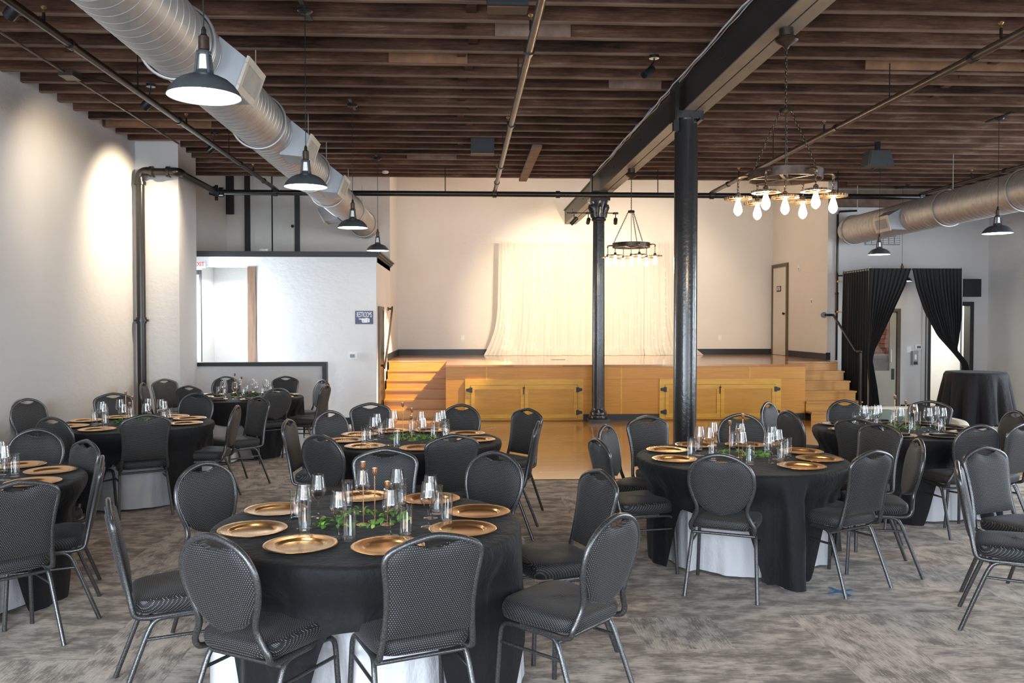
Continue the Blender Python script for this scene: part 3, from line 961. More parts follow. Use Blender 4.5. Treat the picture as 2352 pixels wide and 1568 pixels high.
def stage_dressing():
    # sheer backdrop in panels, hung from a pipe frame
    fr = thing('backdrop_stand', 'slim grey pipe frame holding the white sheer backdrop on the stage', 'backdrop stand', (0, 0, 0))
    for x in (.85, 2.9, 4.98):
        MB().cyl((x, 19.28, 1.02), (x, 19.28, 3.6), .018, 8).build('upright', 'plastic_grey', fr)
        MB().box(x - .15, x + .15, 19.14, 19.42, 1.02, 1.03).build('foot_plate', 'plastic_grey', fr, 0)
    MB().cyl((.83, 19.28, 3.575), (5.0, 19.28, 3.575), .016, 8).build('crossbar', 'plastic_grey', fr)
    rnd = random.Random(5)
    names = ['left edge panel of the white sheer curtain behind the stage, fairy lights glowing through',
             'white sheer curtain panel right of the parting near the stage middle',
             'white sheer curtain panel behind the hanging chandelier on the stage',
             'right edge panel of the white sheer curtain partly behind the thick column']
    edges = [(.83, 2.36), (2.36, 3.25), (3.25, 4.2), (4.2, 5.02)]
    for i, (a, b) in enumerate(edges):
        ph = rnd.uniform(0, 6)

        def fn(u, v, a=a, b=b, ph=ph, i=i):
            z = 3.62 - v * 2.60
            low = max(0.0, (v - .55) / .45)
            spread = low ** 2.2
            x = a + (b - a) * u
            if i == 0:
                x -= (1 - u) ** 2 * (.30 * spread + .05 * v)
            if i == 3:
                x += u ** 2 * .55 * spread
            w = (b - a) * u
            y = 19.24 + (.0035 + .003 * v) * math.sin(w * 88 + ph) + .005 * math.sin(w * 37 + ph * 2 + v) + .002 * math.sin(w * 151)
            y -= .16 * max(0, (v - .93) / .07) ** 1.5 * (1 + .5 * math.sin(w * 13 + ph))
            return (x, y, max(z, 1.024))
        o = MB().grid(fn, int(150 * (b - a)), 26).build('sheer_curtain', 'sheer', None, 180)
        tag(o, names[i], 'curtain', 'white sheer backdrop panels')
    # strings of fairy lights behind the sheer, each its own string
    strs = [(.98, 3.35, 1.2, 22), (1.06, 3.25, 1.25, 20), (1.36, 3.48, 2.9, 5), (1.62, 3.47, 1.3, 12), (1.98, 3.5, 3.1, 4), (1.93, 3.45, 2.6, 3),
            (2.92, 3.5, 3.0, 3), (3.75, 2.9, 1.5, 6), (4.02, 3.3, 1.4, 7), (4.42, 2.8, 1.4, 7), (4.68, 3.0, 1.3, 11)]
    for q, (x, zt, zb, n) in enumerate(strs):
        t = thing('fairy_light_string', '%s string of fairy lights from the left on the white stage backdrop' % (ORD + ['eleventh'])[q], 'fairy lights', (x, 19.19, 0), 0, 'fairy light strings on the backdrop')
        MB().cyl((0, 0, zb), (0, 0, 3.57), .0018, 5).build('wire', 'plastic_white', t)
        b = MB()
        for k in range(n):
            z = zt + (zb - zt) * (k + rnd.uniform(-.2, .2)) / max(1, n - 1)
            b.sphere((rnd.uniform(-.03, .03), rnd.uniform(-.004, .004), z), .007, 6, 4)
        bb = b.build('lamps', 'fairy_glow', t, 180)
        bb['kind'] = 'stuff'
    # hand rails
    t = thing('handrail', 'black pipe handrail on the wall above the left stage steps', 'handrail')
    MB().tube(catmull([(-1.50, 15.32, 1.0), (-1.44, 15.30, 1.0), (-1.415, 15.36, 1.04), (-1.415, 16.8, 2.0), (-1.44, 16.9, 2.05), (-1.50, 16.92, 2.05)], 5), .021, 10).build('rail', 'pipe_brown', t)
    MB().cyl((-1.51, 15.32, 1.0), (-1.49, 15.32, 1.0), .04, 10).build('wall_flange', 'pipe_brown', t)
    MB().cyl((-1.51, 16.92, 2.05), (-1.49, 16.92, 2.05), .04, 10).build('wall_flange', 'pipe_brown', t)
    t = thing('handrail', 'black pipe handrail with post beside the right stage steps', 'handrail')
    MB().tube([(7.27, 16.52, 1.93), (7.44, 16.50, 1.93), (7.22, 15.05, 1.25), (7.22, 14.88, 1.25)], .023, 10).build('rail', 'pipe_black', t)
    MB().cyl((7.22, 14.88, .18), (7.22, 14.88, 1.26), .026, 10).build('post', 'pipe_black', t)
    MB().cyl((7.22, 14.88, .172), (7.22, 14.88, .19), .05, 12).build('floor_flange', 'pipe_black', t)
    MB().sphere((7.22, 14.88, 1.25), .034, 10, 7).sphere((7.22, 15.05, 1.25), .032, 10, 7).build('elbow', 'pipe_black', t)
    MB().cyl((7.26, 16.52, 1.93), (7.29, 16.6, 1.93), .06, 14).build('wall_flange', 'pipe_black', t)
    # sprinkler riser with valves
    t = thing('sprinkler_riser', 'thin black vertical pipe with yellow valve handles beside the drape', 'pipe')
    MB().cyl((7.52, 16.52, 1.02), (7.52, 16.52, 3.95), .022, 10).tube([(7.52, 16.52, 3.95), (7.55, 16.5, 4.0), (7.9, 16.5, 4.02)], .02, 8).cyl((7.52, 16.52, 2.72), (7.72, 16.52, 2.72), .014, 8).build('pipe', 'pipe_black', t)
    for z in (2.36, 2.0):
        MB().sphere((7.52, 16.52, z), .038, 10, 7).build('coupling', 'pipe_black', t)
    MB().cyl((7.52, 16.52, 2.02), (7.52, 16.52, 2.34), .03, 10).build('check_body', 'pipe_black', t)
    for z in (2.60, 1.99):
        MB().box(7.52, 7.66, 16.46, 16.475, z - .008, z + .008).sphere((7.52, 16.48, z), .022, 8, 6).build('valve_handle', 'valve_yellow', t)


stage_dressing()


# ------------------------------------------------------------------ columns, beam, pipes, ducts
def columns():
    t = thing('iron_column', 'thick plain round black iron column behind the table with gold plates', 'column', (2.45, 9.12, 0))
    t['kind'] = 'thing'
    MB().lathe([(.127, 0), (.127, 3.86), (.118, 3.90), (.116, 4.0)], 28).build('shaft', 'cast_iron', t)
    MB().lathe([(.19, 0), (.19, .05), (.165, .07), (.17, .10), (.15, .14), (.127, .16)], 28).build('base', 'cast_iron', t)
    MB().box(-.14, .14, -.14, .14, 4.0, 4.076).build('cap_plate', 'cast_iron', t, 0)
    for s in (-1, 1):
        MB().box(s * .135 - .02, s * .135 + .02, -.13, .10, 3.98, 4.43).build('side_plate', 'black_paint', t, 0)
        if s < 0:
            MB().box(-.17, -.11, -.12, -.06, 3.86, 3.98).build('bracket', 'black_paint', t, 0)
    t = thing('iron_column', 'slender fluted black iron column with moulded base standing before the stage', 'column', (2.40, 14.72, 0.01))
    t['kind'] = 'thing'

    def fl(u, v):
        a = 2 * PI * u
        rr = .108 - .012 * v + .006 * abs(math.cos(8 * a))
        return (rr * math.cos(a), rr * math.sin(a), .24 + v * 3.36)
    MB().grid(fl, 64, 12, True).build('shaft', 'cast_iron', t, 60)
    MB().lathe([(.165, .07), (.175, .09), (.17, .125), (.145, .14), (.15, .165), (.145, .19), (.125, .21), (.115, .25)], 28).build('base', 'cast_iron', t)
    MB().box(-.185, .185, -.185, .185, 0, .07).build('plinth', 'cast_iron', t, 0)
    cp = MB().lathe([(.105, 3.55), (.13, 3.57), (.13, 3.6), (.112, 3.62), (.118, 3.75), (.15, 3.86), (.165, 3.9)], 28)
    cp.build('capital', 'cast_iron', t)
    for k in range(8):
        a = PI / 4 * k
        MB().tube([(.11 * math.cos(a), .11 * math.sin(a), 3.62), (.135 * math.cos(a), .135 * math.sin(a), 3.74), (.165 * math.cos(a), .165 * math.sin(a), 3.80), (.16 * math.cos(a), .16 * math.sin(a), 3.85)], [.03, .034, .028, .016], 6).build('leaf_ornament', 'cast_iron', t)
    MB().box(-.175, .175, -.175, .175, 3.9, 3.95).build('abacus', 'cast_iron', t, 0)
    MB().box(-.11, .11, -.11, .11, 3.95, 4.08).build('cap_block', 'cast_iron', t, 0)
    for s in (-1, 1):
        MB().box(s * .13 - .012, s * .13 + .012, -.09, .09, 3.95, 4.42).build('side_plate', 'black_paint', t, 0)
    # double channel beam
    t = thing('steel_beam', 'long black double steel beam running under the joists to the stage wall', 'beam')
    t['kind'] = 'thing'
    for s in (-1, 1):
        x = 2.52
        b = MB()
        b.box(x + s * .122 - .006, x + s * .122 + .006, -2.4, 19.6, 4.09, 4.41)
        b.build('channel_web', 'steel_beam', t, 0)
        lo, hi = (x + .008, x + .128) if s > 0 else (x - .128, x - .008)
        MB().box(lo, hi, -2.4, 19.6, 4.078, 4.09).build('bottom_flange', 'beam_flange', t, 0)
        MB().box(lo, hi, -2.4, 19.6, 4.405, 4.417).build('top_flange', 'steel_beam', t, 0)
        MB().box(x + s * .128, x + s * .152, -2.4, 19.6, 4.40, 4.418).build('ledge', 'steel_beam', t, 0)
    MB().box(2.49, 2.55, -2.4, 19.6, 4.16, 4.2).build('slot_packing', 'black_paint', t, 0)
    for y in (6.3, 7.7, 11.2, 13.2, 16.6, 18.2):
        MB().cyl((2.383, y, 4.24), (2.395, y, 4.24), .018, 8).build('bolt', 'black_paint', t)
    # cables along the top of the beam
    t = thing('cable_bundle', 'white and blue cables laid along the top of the steel beam', 'cables')
    rnd = random.Random(2)
    for q, (m, x, z) in enumerate((('cable_white', 2.350, 4.404), ('cable_white', 2.325, 4.396), ('cable_blue', 2.305, 4.388), ('cable_white', 2.29, 4.372))):
        pts = [(x + rnd.uniform(-.014, .014), 4.0 + i * .28, z + rnd.uniform(-.010, .006)) for i in range(40)]
        MB().tube(pts, .007, 6).build('cable', m, t)


columns()


def pipes():
    t = thing('sprinkler_main', 'black main pipe rising by the pier then crossing the whole room', 'pipe')
    y, z = 14.5, 4.0
    MB().cyl((-4.74, 12.57, 0), (-4.74, 12.57, 3.86), .062, 16).build('riser', 'pipe_black', t)
    MB().tube(catmull([(-4.74, 12.57, 3.83), (-4.74, 12.57, 3.94), (-4.67, 12.57, 4.0), (-4.56, 12.57, 4.0)], 6), .068, 14).build('elbow', 'pipe_black', t)
    MB().cyl((-4.56, 12.57, 4.0), (-4.27, 12.57, 4.0), .055, 16).build('pipe', 'pipe_black', t)
    MB().tube(catmull([(-4.31, 12.57, 4.0), (-4.23, 12.57, 4.0), (-4.19, 12.63, 4.0), (-4.19, 12.73, 4.0)], 6), .066, 14).build('elbow', 'pipe_black', t)
    MB().cyl((-4.19, 12.70, 4.0), (-4.19, 14.45, 4.0), .052, 14).build('pipe', 'pipe_black', t)
    MB().sphere((-4.19, y, 4.0), .082, 14, 10).cyl((-4.19, y - .12, 4.0), (-4.19, y - .05, 4.0), .085, 14).cyl((-4.14, y, 4.0), (-4.07, y, 4.0), .085, 14).cyl((-4.19, y, 3.86), (-4.19, y, 4.12), .03, 10).cyl((-4.31, y, 3.98), (-4.09, y, 3.98), .03, 8).build('elbow', 'pipe_black', t)
    MB().cyl((-4.19, y, z), (8.35, y, z), .047, 14).build('cross_pipe', 'pipe_black', t)
    for p in ((-4.74, 12.57, 3.83), (-4.57, 12.57, 4.0), (-4.33, 12.57, 4.0)):
        ax = Vector((0, 0, .022)) if p[2] < 3.9 else Vector((.022, 0, 0))
        MB().cyl(Vector(p) - ax, Vector(p) + ax, .084, 14).build('flange', 'pipe_black', t)
    MB().cyl((-4.74, 12.57, 1.80), (-4.74, 12.57, 1.83), .105, 14).cyl((-4.74, 12.57, 1.77), (-4.74, 12.57, 1.86), .075, 14).build('flange', 'pipe_black', t)
    for x in (-3.2, .55, 1.65, 4.35, 6.2, 8.1):
        MB().cyl((x - .035, y, z), (x + .035, y, z), .062, 12).build('flange', 'pipe_black', t)
    for x in (-2.4, -.3, 3.4, 6.6):
        MB().cyl((x, y, z + .04), (x, y, 4.45), .008, 6).build('hanger_rod', 'pipe_black', t)
    labs = ['brown branch pipe under the joists left of the round duct', 'bright branch pipe running to the middle of the cross main',
            'bronze branch pipe passing above the nearer chandelier', 'thin branch pipe above the right hand round duct']
    for lab, x, m, r in zip(labs, (-3.18, .555, 4.35, 8.1), ('pipe_black', 'pipe_brown', 'pipe_brown', 'pipe_brown'), (.032, .034, .034, .03)):
        t = thing('branch_pipe', lab, 'pipe', (x, 0, 4.05), 0, 'sprinkler branch pipes under the joists')
        MB().cyl((0, -2.2, 0), (0, 14.5, 0), r, 12).build('pipe', m, t)
        MB().cyl((0, 14.44, -.05), (0, 14.5, -.02), r * 1.5, 10).build('tee', 'pipe_black', t)
        for yy in (7.0, 9.6, 12.2, 13.6):
            MB().cyl((0, yy - .03, 0), (0, yy + .03, 0), r * 1.35, 10).build('coupling', 'pipe_black', t)
        for yy in (6.6, 9.9, 13.0):
            hd = MB().cyl((-.02, yy, .03), (-.02, yy, .11), .012, 8)
            h = hd.build('sprinkler_head', 'pipe_black', t)
            MB().lathe([(.014, .11), (.009, .135), (.022, .15), (.022, .158)], 8, (-.02, yy, 0)).build('deflector', 'brass', h)
        for yy in (8.4, 11.6):
            MB().cyl((.0, yy, .02), (.0, yy, .38), .006, 6).build('hanger_rod', 'pipe_black', t)
    t = thing('conduit', 'thin conduit with junction box under the joists by the left wall', 'conduit')
    MB().cyl((-4.12, -2.3, 4.38), (-4.12, 12.4, 4.38), .014, 8).build('tube', 'pipe_brown', t)
    MB().box(-4.18, -4.03, 8.9, 9.1, 4.345, 4.405).build('junction_box', 'pipe_brown', t, 0)
    MB().tube([(-4.03, 9.0, 4.38), (-3.8, 9.2, 4.36), (-3.5, 9.42, 4.38)], .007, 6).build('flex', 'pipe_black', t)


pipes()


def duct(label, x, z, r, y0, y1, joints, regs, end_cap=True):
    t = thing('spiral_duct', label, 'duct', (x, 0, z))
    prof = []
    y = y0
    pitch = .115
    n = 40
    b = MB()
    rings = []
    while y < y1:
        rings += [(y, r), (y + pitch - .009, r), (y + pitch - .0045, r + .0032)]
        y += pitch
    rings.append((y1, r))
    vs, fs = [], []
    for i, (yy, rr) in enumerate(rings):
        for k in range(n):
            a = 2 * PI * k / n
            vs.append((rr * math.cos(a), yy + pitch * (k / n if k < n / 2 else 1 - k / n) * .5, rr * math.sin(a)))
    for i in range(len(rings) - 1):
        for k in range(n):
            l = (k + 1) % n
            fs.append((i * n + k, i * n + l, (i + 1) * n + l, (i + 1) * n + k))
    b.add(vs, fs)
    b.build('tube', 'galvanised', t, 25)
    if end_cap:
        MB().cyl((0, y1 + .02, 0), (0, y1 + .05, 0), r, n).build('end_cap', 'galvanised', t)
    for yy in joints:
        g = MB()
        rr = r + .02
        g.tube([(rr * math.cos(2 * PI * k / 40), yy, rr * math.sin(2 * PI * k / 40)) for k in range(40)], .012, 6, closed=True)
        g.build('joint_ring', 'galvanised', t, 60)
        MB().cyl((0, yy - .1, r), (0, yy - .1, 4.5 - z), .005, 6).build('hanger_wire', 'galvanised', t)
    for (yy, side, ang) in regs:
        # take-off box; ang = tilt of its outlet below the horizontal
        ax = Vector((math.cos(ang) * side, 0, -math.sin(ang)))
        up = Vector((math.sin(ang) * side, 0, math.cos(ang)))
        L, Hh = .23, .115
        c0 = ax * (r * .75)
        c1 = ax * (r + .16)
        bx = MB()
        e = Vector((0, 1, 0))
        P = []
        for c, l2, h2 in ((c0, L + .06, Hh + .07), (c1, L, Hh)):
            for sy, sz in ((-1, -1), (1, -1), (1, 1), (-1, 1)):
                P.append(c + e * (yy + sy * l2) + up * (sz * h2))
        bx.add(P, [(0, 1, 2, 3), (7, 6, 5, 4), (0, 4, 5, 1), (1, 5, 6, 2), (2, 6, 7, 3), (3, 7, 4, 0)])
        rb = bx.build('outlet_box', 'galv_box', t, 0)
        fr = MB()
        ctr = c1 + ax * .008 + e * yy
        for s_ in (-1, 1):
            fr.obox(ctr + up * (s_ * (Hh - .006)), ax * .01, e * (L + .022), up * .026)
            fr.obox(ctr + e * (s_ * (L - .004)), ax * .01, e * .026, up * (Hh - .03))
        fr.build('grille_frame', 'grille_beige', rb, 0)
        MB().obox(ctr - ax * .004, ax * .003, e * (L - .03), up * (Hh - .03)).build('grille_back', 'trim_dark', rb, 0)
        for k in range(16):
            q = ctr + e * ((k - 7.5) * (L - .03) / 8)
            MB().obox(q, ax * .007, e * .0045, up * (Hh - .03)).build('grille_slat', 'grille_beige', rb, 0)


duct('long grey spiral duct hanging along the left side above the pendants', -2.0, 3.76, .245, -2.3, 17.46,
     [6.0, 8.35, 11.1, 12.55, 14.9, 16.9], [(6.5, 1, .35), (9.05, 1, .35), (11.5, 1, .35), (14.3, -1, .5)])
duct('grey spiral duct hanging high on the right with a capped far end', 7.72, 3.60, .27, -2.3, 16.3,
     [8.0, 11.2, 13.0, 16.2], [(14.3, -1, .25), (9.0, -1, .25)])


# ------------------------------------------------------------------ banquet chairs
def stile_y(z):
    return -.205 - (z - .47) * .20 if z > .47 else -.205 + (.47 - z) * .1


def chair_meshes(kind):
    me = {}
    if kind == 'c':
        zs = [.47, .55, .65, .75, .83, .865, .893, .918, .936, .945]
        xs = [.200, .190, .185, .192, .204, .203, .182, .128, .062, 0.0]
        zb = .525
    else:
        zs = [.47, .51, .555, .60, .65, .71, .765, .82, .87, .908, .934, .945]
        xs = [.202, .180, .160, .160, .178, .197, .204, .196, .169, .125, .066, 0.0]
        zb = .545
    half = [(x, stile_y(z), z) for x, z in zip(xs, zs)]
    foot = [(.196, .09, .425), (.199, -.06, .423), (.201, -.15, .424), (.202, -.192, .438)]
    right = foot + half
    full = right + [(-x, y, z) for (x, y, z) in reversed(right[:-1])]
    me['back_frame'] = MB().tube(catmull(full, 4), .0150, 8, ref=(0, 1, .2), flat=.92).mesh('back_frame', 'hammered_steel', 60)

    # padded back
    sx, sz = xs, zs

    def wz(z):
        w = interp(z, zs, xs) - .006
        if kind == 'r' and z < .68:
            t = (z - .745) / .2
            w = min(w, .195 * math.sqrt(max(0.0, 1 - t * t)))
        return max(w, .004)
    NU, NV = 18, 20

    def ztop(x):
        zz = interp(-abs(x), [-v for v in xs[-6:]], zs[-6:])
        s = .047 * max(0.0, 1 - (x / .088) ** 2) ** .75
        return zz - .004 - s
    b = MB()
    zhi = .94
    for face in (1, -1):
        def fn(u, v, face=face):
            z = zb + (zhi - zb) * v
            x = (u * 2 - 1) * wz(z)
            z2 = min(z, ztop(x))
            e = 1 - max(abs(u * 2 - 1) ** 5, (1 - v) ** 9 if kind == 'c' else 0)
            top = max(0.0, min(1.0, (ztop(x) - z2) / .03))
            e = max(0, e) ** .6 * (.35 + .65 * top)
            return (x, stile_y(z2) + face * (.009 + .019 * e), z2)
        b.grid(fn, NU, NV)
    # seam strip joining the two faces
    n0 = NU * NV
    ring = [j * NU for j in range(NV)] + [(NV - 1) * NU + i for i in range(1, NU)] + [j * NU + NU - 1 for j in range(NV - 2, -1, -1)] + [i for i in range(NU - 2, 0, -1)]
    for i in range(len(ring)):
        a, c = ring[i], ring[(i + 1) % len(ring)]
        b.f.append((a, c, c + n0, a + n0))
    me['backrest'] = b.mesh('backrest', 'dotted_back', 50)

    # seat cushion
    prof = [(.0, .436), (.90, .436), (.975, .444), (1.0, .462), (1.005, .482), (.99, .500), (.95, .512), (.86, .519), (.55, .523), (0, .524)]
    NS = 44
    vs = []
    for (s, z) in prof:
        for k in range(NS):
            a = 2 * PI * k / NS
            ca, sa = math.cos(a), math.sin(a)
            p = 2 / 5.0
            x = math.copysign(abs(ca) ** p, ca) * .222
            y = math.copysign(abs(sa) ** p, sa) * .215
            x *= 1 + .10 * y / .215 * .5
            vs.append((x * s, y * s + .012, z + (.006 * (y / .215) if z > .5 else 0)))
    fs = []
    for i in range(len(prof) - 1):
        for k in range(NS):
            l = (k + 1) % NS
            fs.append((i * NS + k, i * NS + l, (i + 1) * NS + l, (i + 1) * NS + k))
    sb = MB()
    sb.add(vs, fs)
    me['seat'] = sb.mesh('seat', 'dotted_seat', 60)
    for s, nm in ((1, 'r'), (-1, 'l')):
        me['front' + nm] = MB().tube(catmull([(s * .224, .225, 0), (s * .214, .212, .25), (s * .209, .205, .37), (s * .204, .188, .405), (s * .200, .15, .416), (s * .199, .03, .416)], 4), .0125, 8).mesh('leg', 'hammered_steel', 60)
        me['rear' + nm] = MB().tube(catmull([(s * .230, -.275, 0), (s * .214, -.185, .24), (s * .206, -.135, .365), (s * .201, -.105, .405), (s * .199, -.06, .416), (s * .199, .03, .416)], 4), .0125, 8).mesh('leg', 'hammered_steel', 60)
        me['side' + nm] = MB().cyl((s * .212, .205, .325), (s * .210, -.150, .325), .008, 8).mesh('stretcher', 'hammered_steel', 60)
    me['cross'] = MB().cyl((-.205, -.12, .395), (.205, -.12, .395), .010, 8).mesh('cross_bar', 'hammered_steel', 60)
    return me


def make_chair(kind):
    me = chair_meshes(kind)
    t = thing('banquet_chair', None, 'chair')
    for k, nm in (('seat', 'seat'), ('backrest', 'backrest'), ('back_frame', 'back_frame'), ('frontr', 'leg'), ('frontl', 'leg'), ('rearr', 'leg'), ('rearl', 'leg'), ('sider', 'stretcher'), ('sidel', 'stretcher'), ('cross', 'cross_bar')):
        put(nm, me[k], t)
    return t


WHERE = {1: 'the nearest table', 2: 'the middle table', 3: 'the table by the thick column', 4: 'the table before the cream sofa',
         5: 'the left wall table', 6: 'the restroom block table', 7: 'the cut off left table', 9: 'the right picture edge'}
SECT = ['right', 'rear right', 'rear', 'rear left', 'left', 'front left', 'front', 'front right']
used_labels = {}


def uniq(label):
    n = used_labels.get(label, 0)
    used_labels[label] = n + 1
    return label if not n else None


protos = {'r': make_chair('r'), 'c': make_chair('c')}
fresh = {'r': True, 'c': True}
CH_POS = {}
TC = {t: TABLES[t]['c'] for t in TABLES}
TC[9] = (3.97, 4.32)
for t, lst in CHAIRS.items():
    CH_POS[t] = []
    # rank the chairs of each table by angle so that every one gets its own words
    secs = []
    for (k, x, y, a) in lst:
        an = math.degrees(math.atan2(y - TC[t][1], x - TC[t][0])) % 360
        secs.append(an)
    taken = {}
    for i, (k, x, y, a) in enumerate(lst):
        if fresh[k]:
            o = protos[k]
            fresh[k] = False
        else:
            o = copy_tree(protos[k])
        rz = R(a)
        # listed point is the top of the back; the seat centre lies 0.30 in front of it
        ox, oy = x - math.sin(rz) * .30, y + math.cos(rz) * .30
        o.location = (ox, oy, 0.010 if (oy > 9.42 and -1.75 < ox < 7.5) else 0)
        o.rotation_euler = (0, 0, rz)
        CH_POS[t].append((ox, oy, rz))
        form = 'round backed' if k == 'r' else 'crown backed'
        s = SECT[int(((secs[i] + 22.5) % 360) // 45)]
        key = (k, s)
        n = taken.get(key, 0)
        taken[key] = n + 1
        extra = ['', 'second ', 'third '][n]
        if t == 9:
            lab = ['crown backed dark chair at the right picture edge, its dotted front visible', 'dark chair seen exactly edge on near the right picture edge'][i]
        else:
            lab = '%s%s dark dotted chair at the %s of %s' % (extra, form, s, WHERE[t])
        tag(o, lab, 'chair', 'banquet chairs at %s' % WHERE[t])

# ------------------------------------------------------------------ tables and linen
TR, TZ = .762, .775
CORNER = {1: -35, 2: -60, 3: -80, 4: -117, 5: -112, 6: -52, 7: -102}


def dent_profile(t, n):
    """largest radius the hanging cloth may take at each angle, where chair seats push in"""
    lim = []
    cx, cy = TC[t]
    for i in range(n):
        th = 2 * PI * i / n
        best = 9.0
        for (ox, oy, rz) in CH_POS[t]:
            # ray from table centre in chair coordinates
            dx, dy = cx - ox, cy - oy
            c, s = math.cos(-rz), math.sin(-rz)
            px, py = dx * c - dy * s, dx * s + dy * c
            vx, vy = math.cos(th), math.sin(th)
            qx, qy = vx * c - vy * s, vx * s + vy * c
            t0, t1 = 0.0, 9.0
            ok = True
            for p, q, lo, hi in ((px, qx, -.255, .255), (py, qy, -.33, .255)):
                if abs(q) < 1e-9:
                    if not lo < p < hi:
                        ok = False
                    continue
                a, b = (lo - p) / q, (hi - p) / q
                if a > b:
                    a, b = b, a
                t0, t1 = max(t0, a), min(t1, b)
            if ok and t0 < t1 and t0 > .2:
                best = min(best, t0)
        lim.append(best)
    out = []
    for i in range(n):
        v = [min(lim[(i + k) % n], .95) for k in range(-4, 5)]
        out.append(min(lim[i], sum(v) / len(v) + .03))
    return out


def cloth_mesh(t, kind):
    n = 220
    lim = dent_profile(t, n)
    rnd = random.Random(t * 7 + (3 if kind == 'white' else 0))
    p1, p2, p3 = [rnd.uniform(0, 6.28) for _ in range(3)]
    rows = 20
    off = .006 if kind == 'black' else 0.0
    vs, fs = [], []
    # flat top
    tops = [0.0, .35, .62, .735]
    vs.append((0, 0, TZ + off * .5))
    for r in tops[1:]:
        for i in range(n):
            th = 2 * PI * i / n
            vs.append((r * math.cos(th), r * math.sin(th), TZ + off * .5))
    rnds = [(.753, .0015), (.764, .007), (.769, .018)]
    for r, dz in rnds:
        for i in range(n):
            th = 2 * PI * i / n
            vs.append(((r + off) * math.cos(th), (r + off) * math.sin(th), TZ + off * .5 - dz))
    ca = R(CORNER[t])
    for j in range(1, rows + 1):
        v = j / rows
        for i in range(n):
            th = 2 * PI * i / n
            if kind == 'black':
                a = th - ca
                q = abs((math.degrees(a) + 45) % 90 - 45)
                q = min(1.0, max(0.0, (28.0 - q) / 16.0))
                L = .305 + .47 * q * q * (3 - 2 * q)
                L += .02 * math.sin(3 * th + p1) + .012 * math.sin(7 * th + p2)
                L = min(L, .752)
                cornerness = max(0.0, (L - .33) / .42)
            else:
                L = .757 + .004 * math.sin(5 * th + p1)
                cornerness = .45
            d = .018 + (L - .018) * v
            zf = d / .757
            fold = math.sin(17 * th + p1 + .8 * math.sin(2 * th)) * .5 + math.sin(29 * th + p2) * .3 + math.sin(9 * th + p3) * .45
            amp = (.013 + .026 * cornerness * zf) * min(1, zf * 2.6)
            # chair seats press the cloth inward below their cushions
            k = min(1.0, max(0.0, (d - .03) / .20))
            k = k * k * (3 - 2 * k)
            lm = lim[i] - (.010 if kind == 'black' else .022)
            if kind == 'black':
                r = .769 + off + (.020 + .05 * cornerness) * zf + amp * fold
                if r > lm:
                    r = r + (max(lm, .69) + .016 * fold * min(1, zf * 3) - r) * k
            else:
                r = .756 + .018 * zf + .030 * zf ** 1.4 * fold
                if r > lm - .02:
                    r = r + (max(lm - .022, .50) + .012 * fold * zf - r) * k
            vs.append((r * math.cos(th), r * math.sin(th), TZ + off * .5 - d))
    R0 = 1
    for i in range(n):
        fs.append((0, R0 + i, R0 + (i + 1) % n))
    nr = len(tops) - 1 + len(rnds) + rows
    for j in range(nr - 1):
        for i in range(n):
            l = (i + 1) % n
            fs.append((R0 + j * n + i, R0 + (j + 1) * n + i, R0 + (j + 1) * n + l, R0 + j * n + l))
    b = MB()
    b.add(vs, fs)
    return b.mesh('tablecloth' if kind == 'black' else 'undercloth', kind + '_cloth', 180)


def make_table():
    t = thing('banquet_table', None, 'table', (0, 0, 0), 0, 'round banquet tables')
    MB().lathe([(0, .742), (.74, .742), (.752, .748), (.752, .766), (.74, .7735), (0, .7735)], 48).build('tabletop', 'oak_ply', t)
    for a in (45, 135, 225, 315):
        x, y = .22 * math.cos(R(a)), .22 * math.sin(R(a))
        MB().cyl((x, y, 0), (x * 1.1, y * 1.1, .742), .015, 10).build('leg', 'hammered_steel', t)
    return t


# ------------------------------------------------------------------ table ware
def lathe_mesh(name, prof, mat, n=28, smooth=50):
    return MB().lathe(prof, n).mesh(name, mat, smooth)


charger_me = lathe_mesh('charger_plate', [(0, .004), (.098, .004), (.106, .0065), (.112, .0135), (.118, .0150), (.150, .0175), (.1635, .0195), (.166, .0180), (.160, .0130), (.118, .006), (.106, .001), (.095, .0), (0, .0)], 'gold', 44)
china_me = lathe_mesh('dinner_plate', [(0, .004), (.088, .004), (.100, .008), (.134, .016), (.136, .0145), (.10, .003), (.085, 0), (0, 0)], 'china', 40)


def napkin_mesh():
    b = MB()

    def fn(u, v):
        a = 2 * PI * u
        w = .055 * (.75 + .35 * abs(v - .5) * 2)
        x = (v - .5) * .19
        return (x, w * math.cos(a) * (1 + .08 * math.sin(9 * v)), .011 + .011 * math.sin(a) + .002 * math.sin(14 * u + 6 * v))
    b.grid(fn, 16, 12, True)
    return b.mesh('napkin', 'napkin', 180)


nap_me = napkin_mesh()
W_OUT = [(.037, .0), (.0375, .0015), (.030, .003), (.010, .007), (.0045, .014), (.0036, .030), (.0036, .060), (.0042, .078), (.008, .090), (.020, .104), (.034, .121), (.0415, .135), (.0425, .142), (.0405, .158), (.0365, .185), (.0325, .210), (.031, .224)]
W_IN = [(.0298, .224), (.0312, .210), (.0352, .185), (.0392, .158), (.0412, .142), (.040, .135), (.0325, .1225), (.019, .1065), (.006, .0935), (1e-6, .092)]
wine_bowl_me = MB().lathe(W_OUT[7:] + W_IN, 26).mesh('bowl', 'clear_glass', 60)
wine_stem_me = MB().lathe([(0, 0)] + W_OUT[:8], 20).mesh('stem', 'clear_glass', 60)
tum_me = MB().lathe([(0, 0), (.0285, 0), (.030, .003), (.0315, .150), (.0303, .150), (.0288, .020), (.027, .016), (0, .0155)], 24).mesh('tumbler', 'clear_glass', 50)


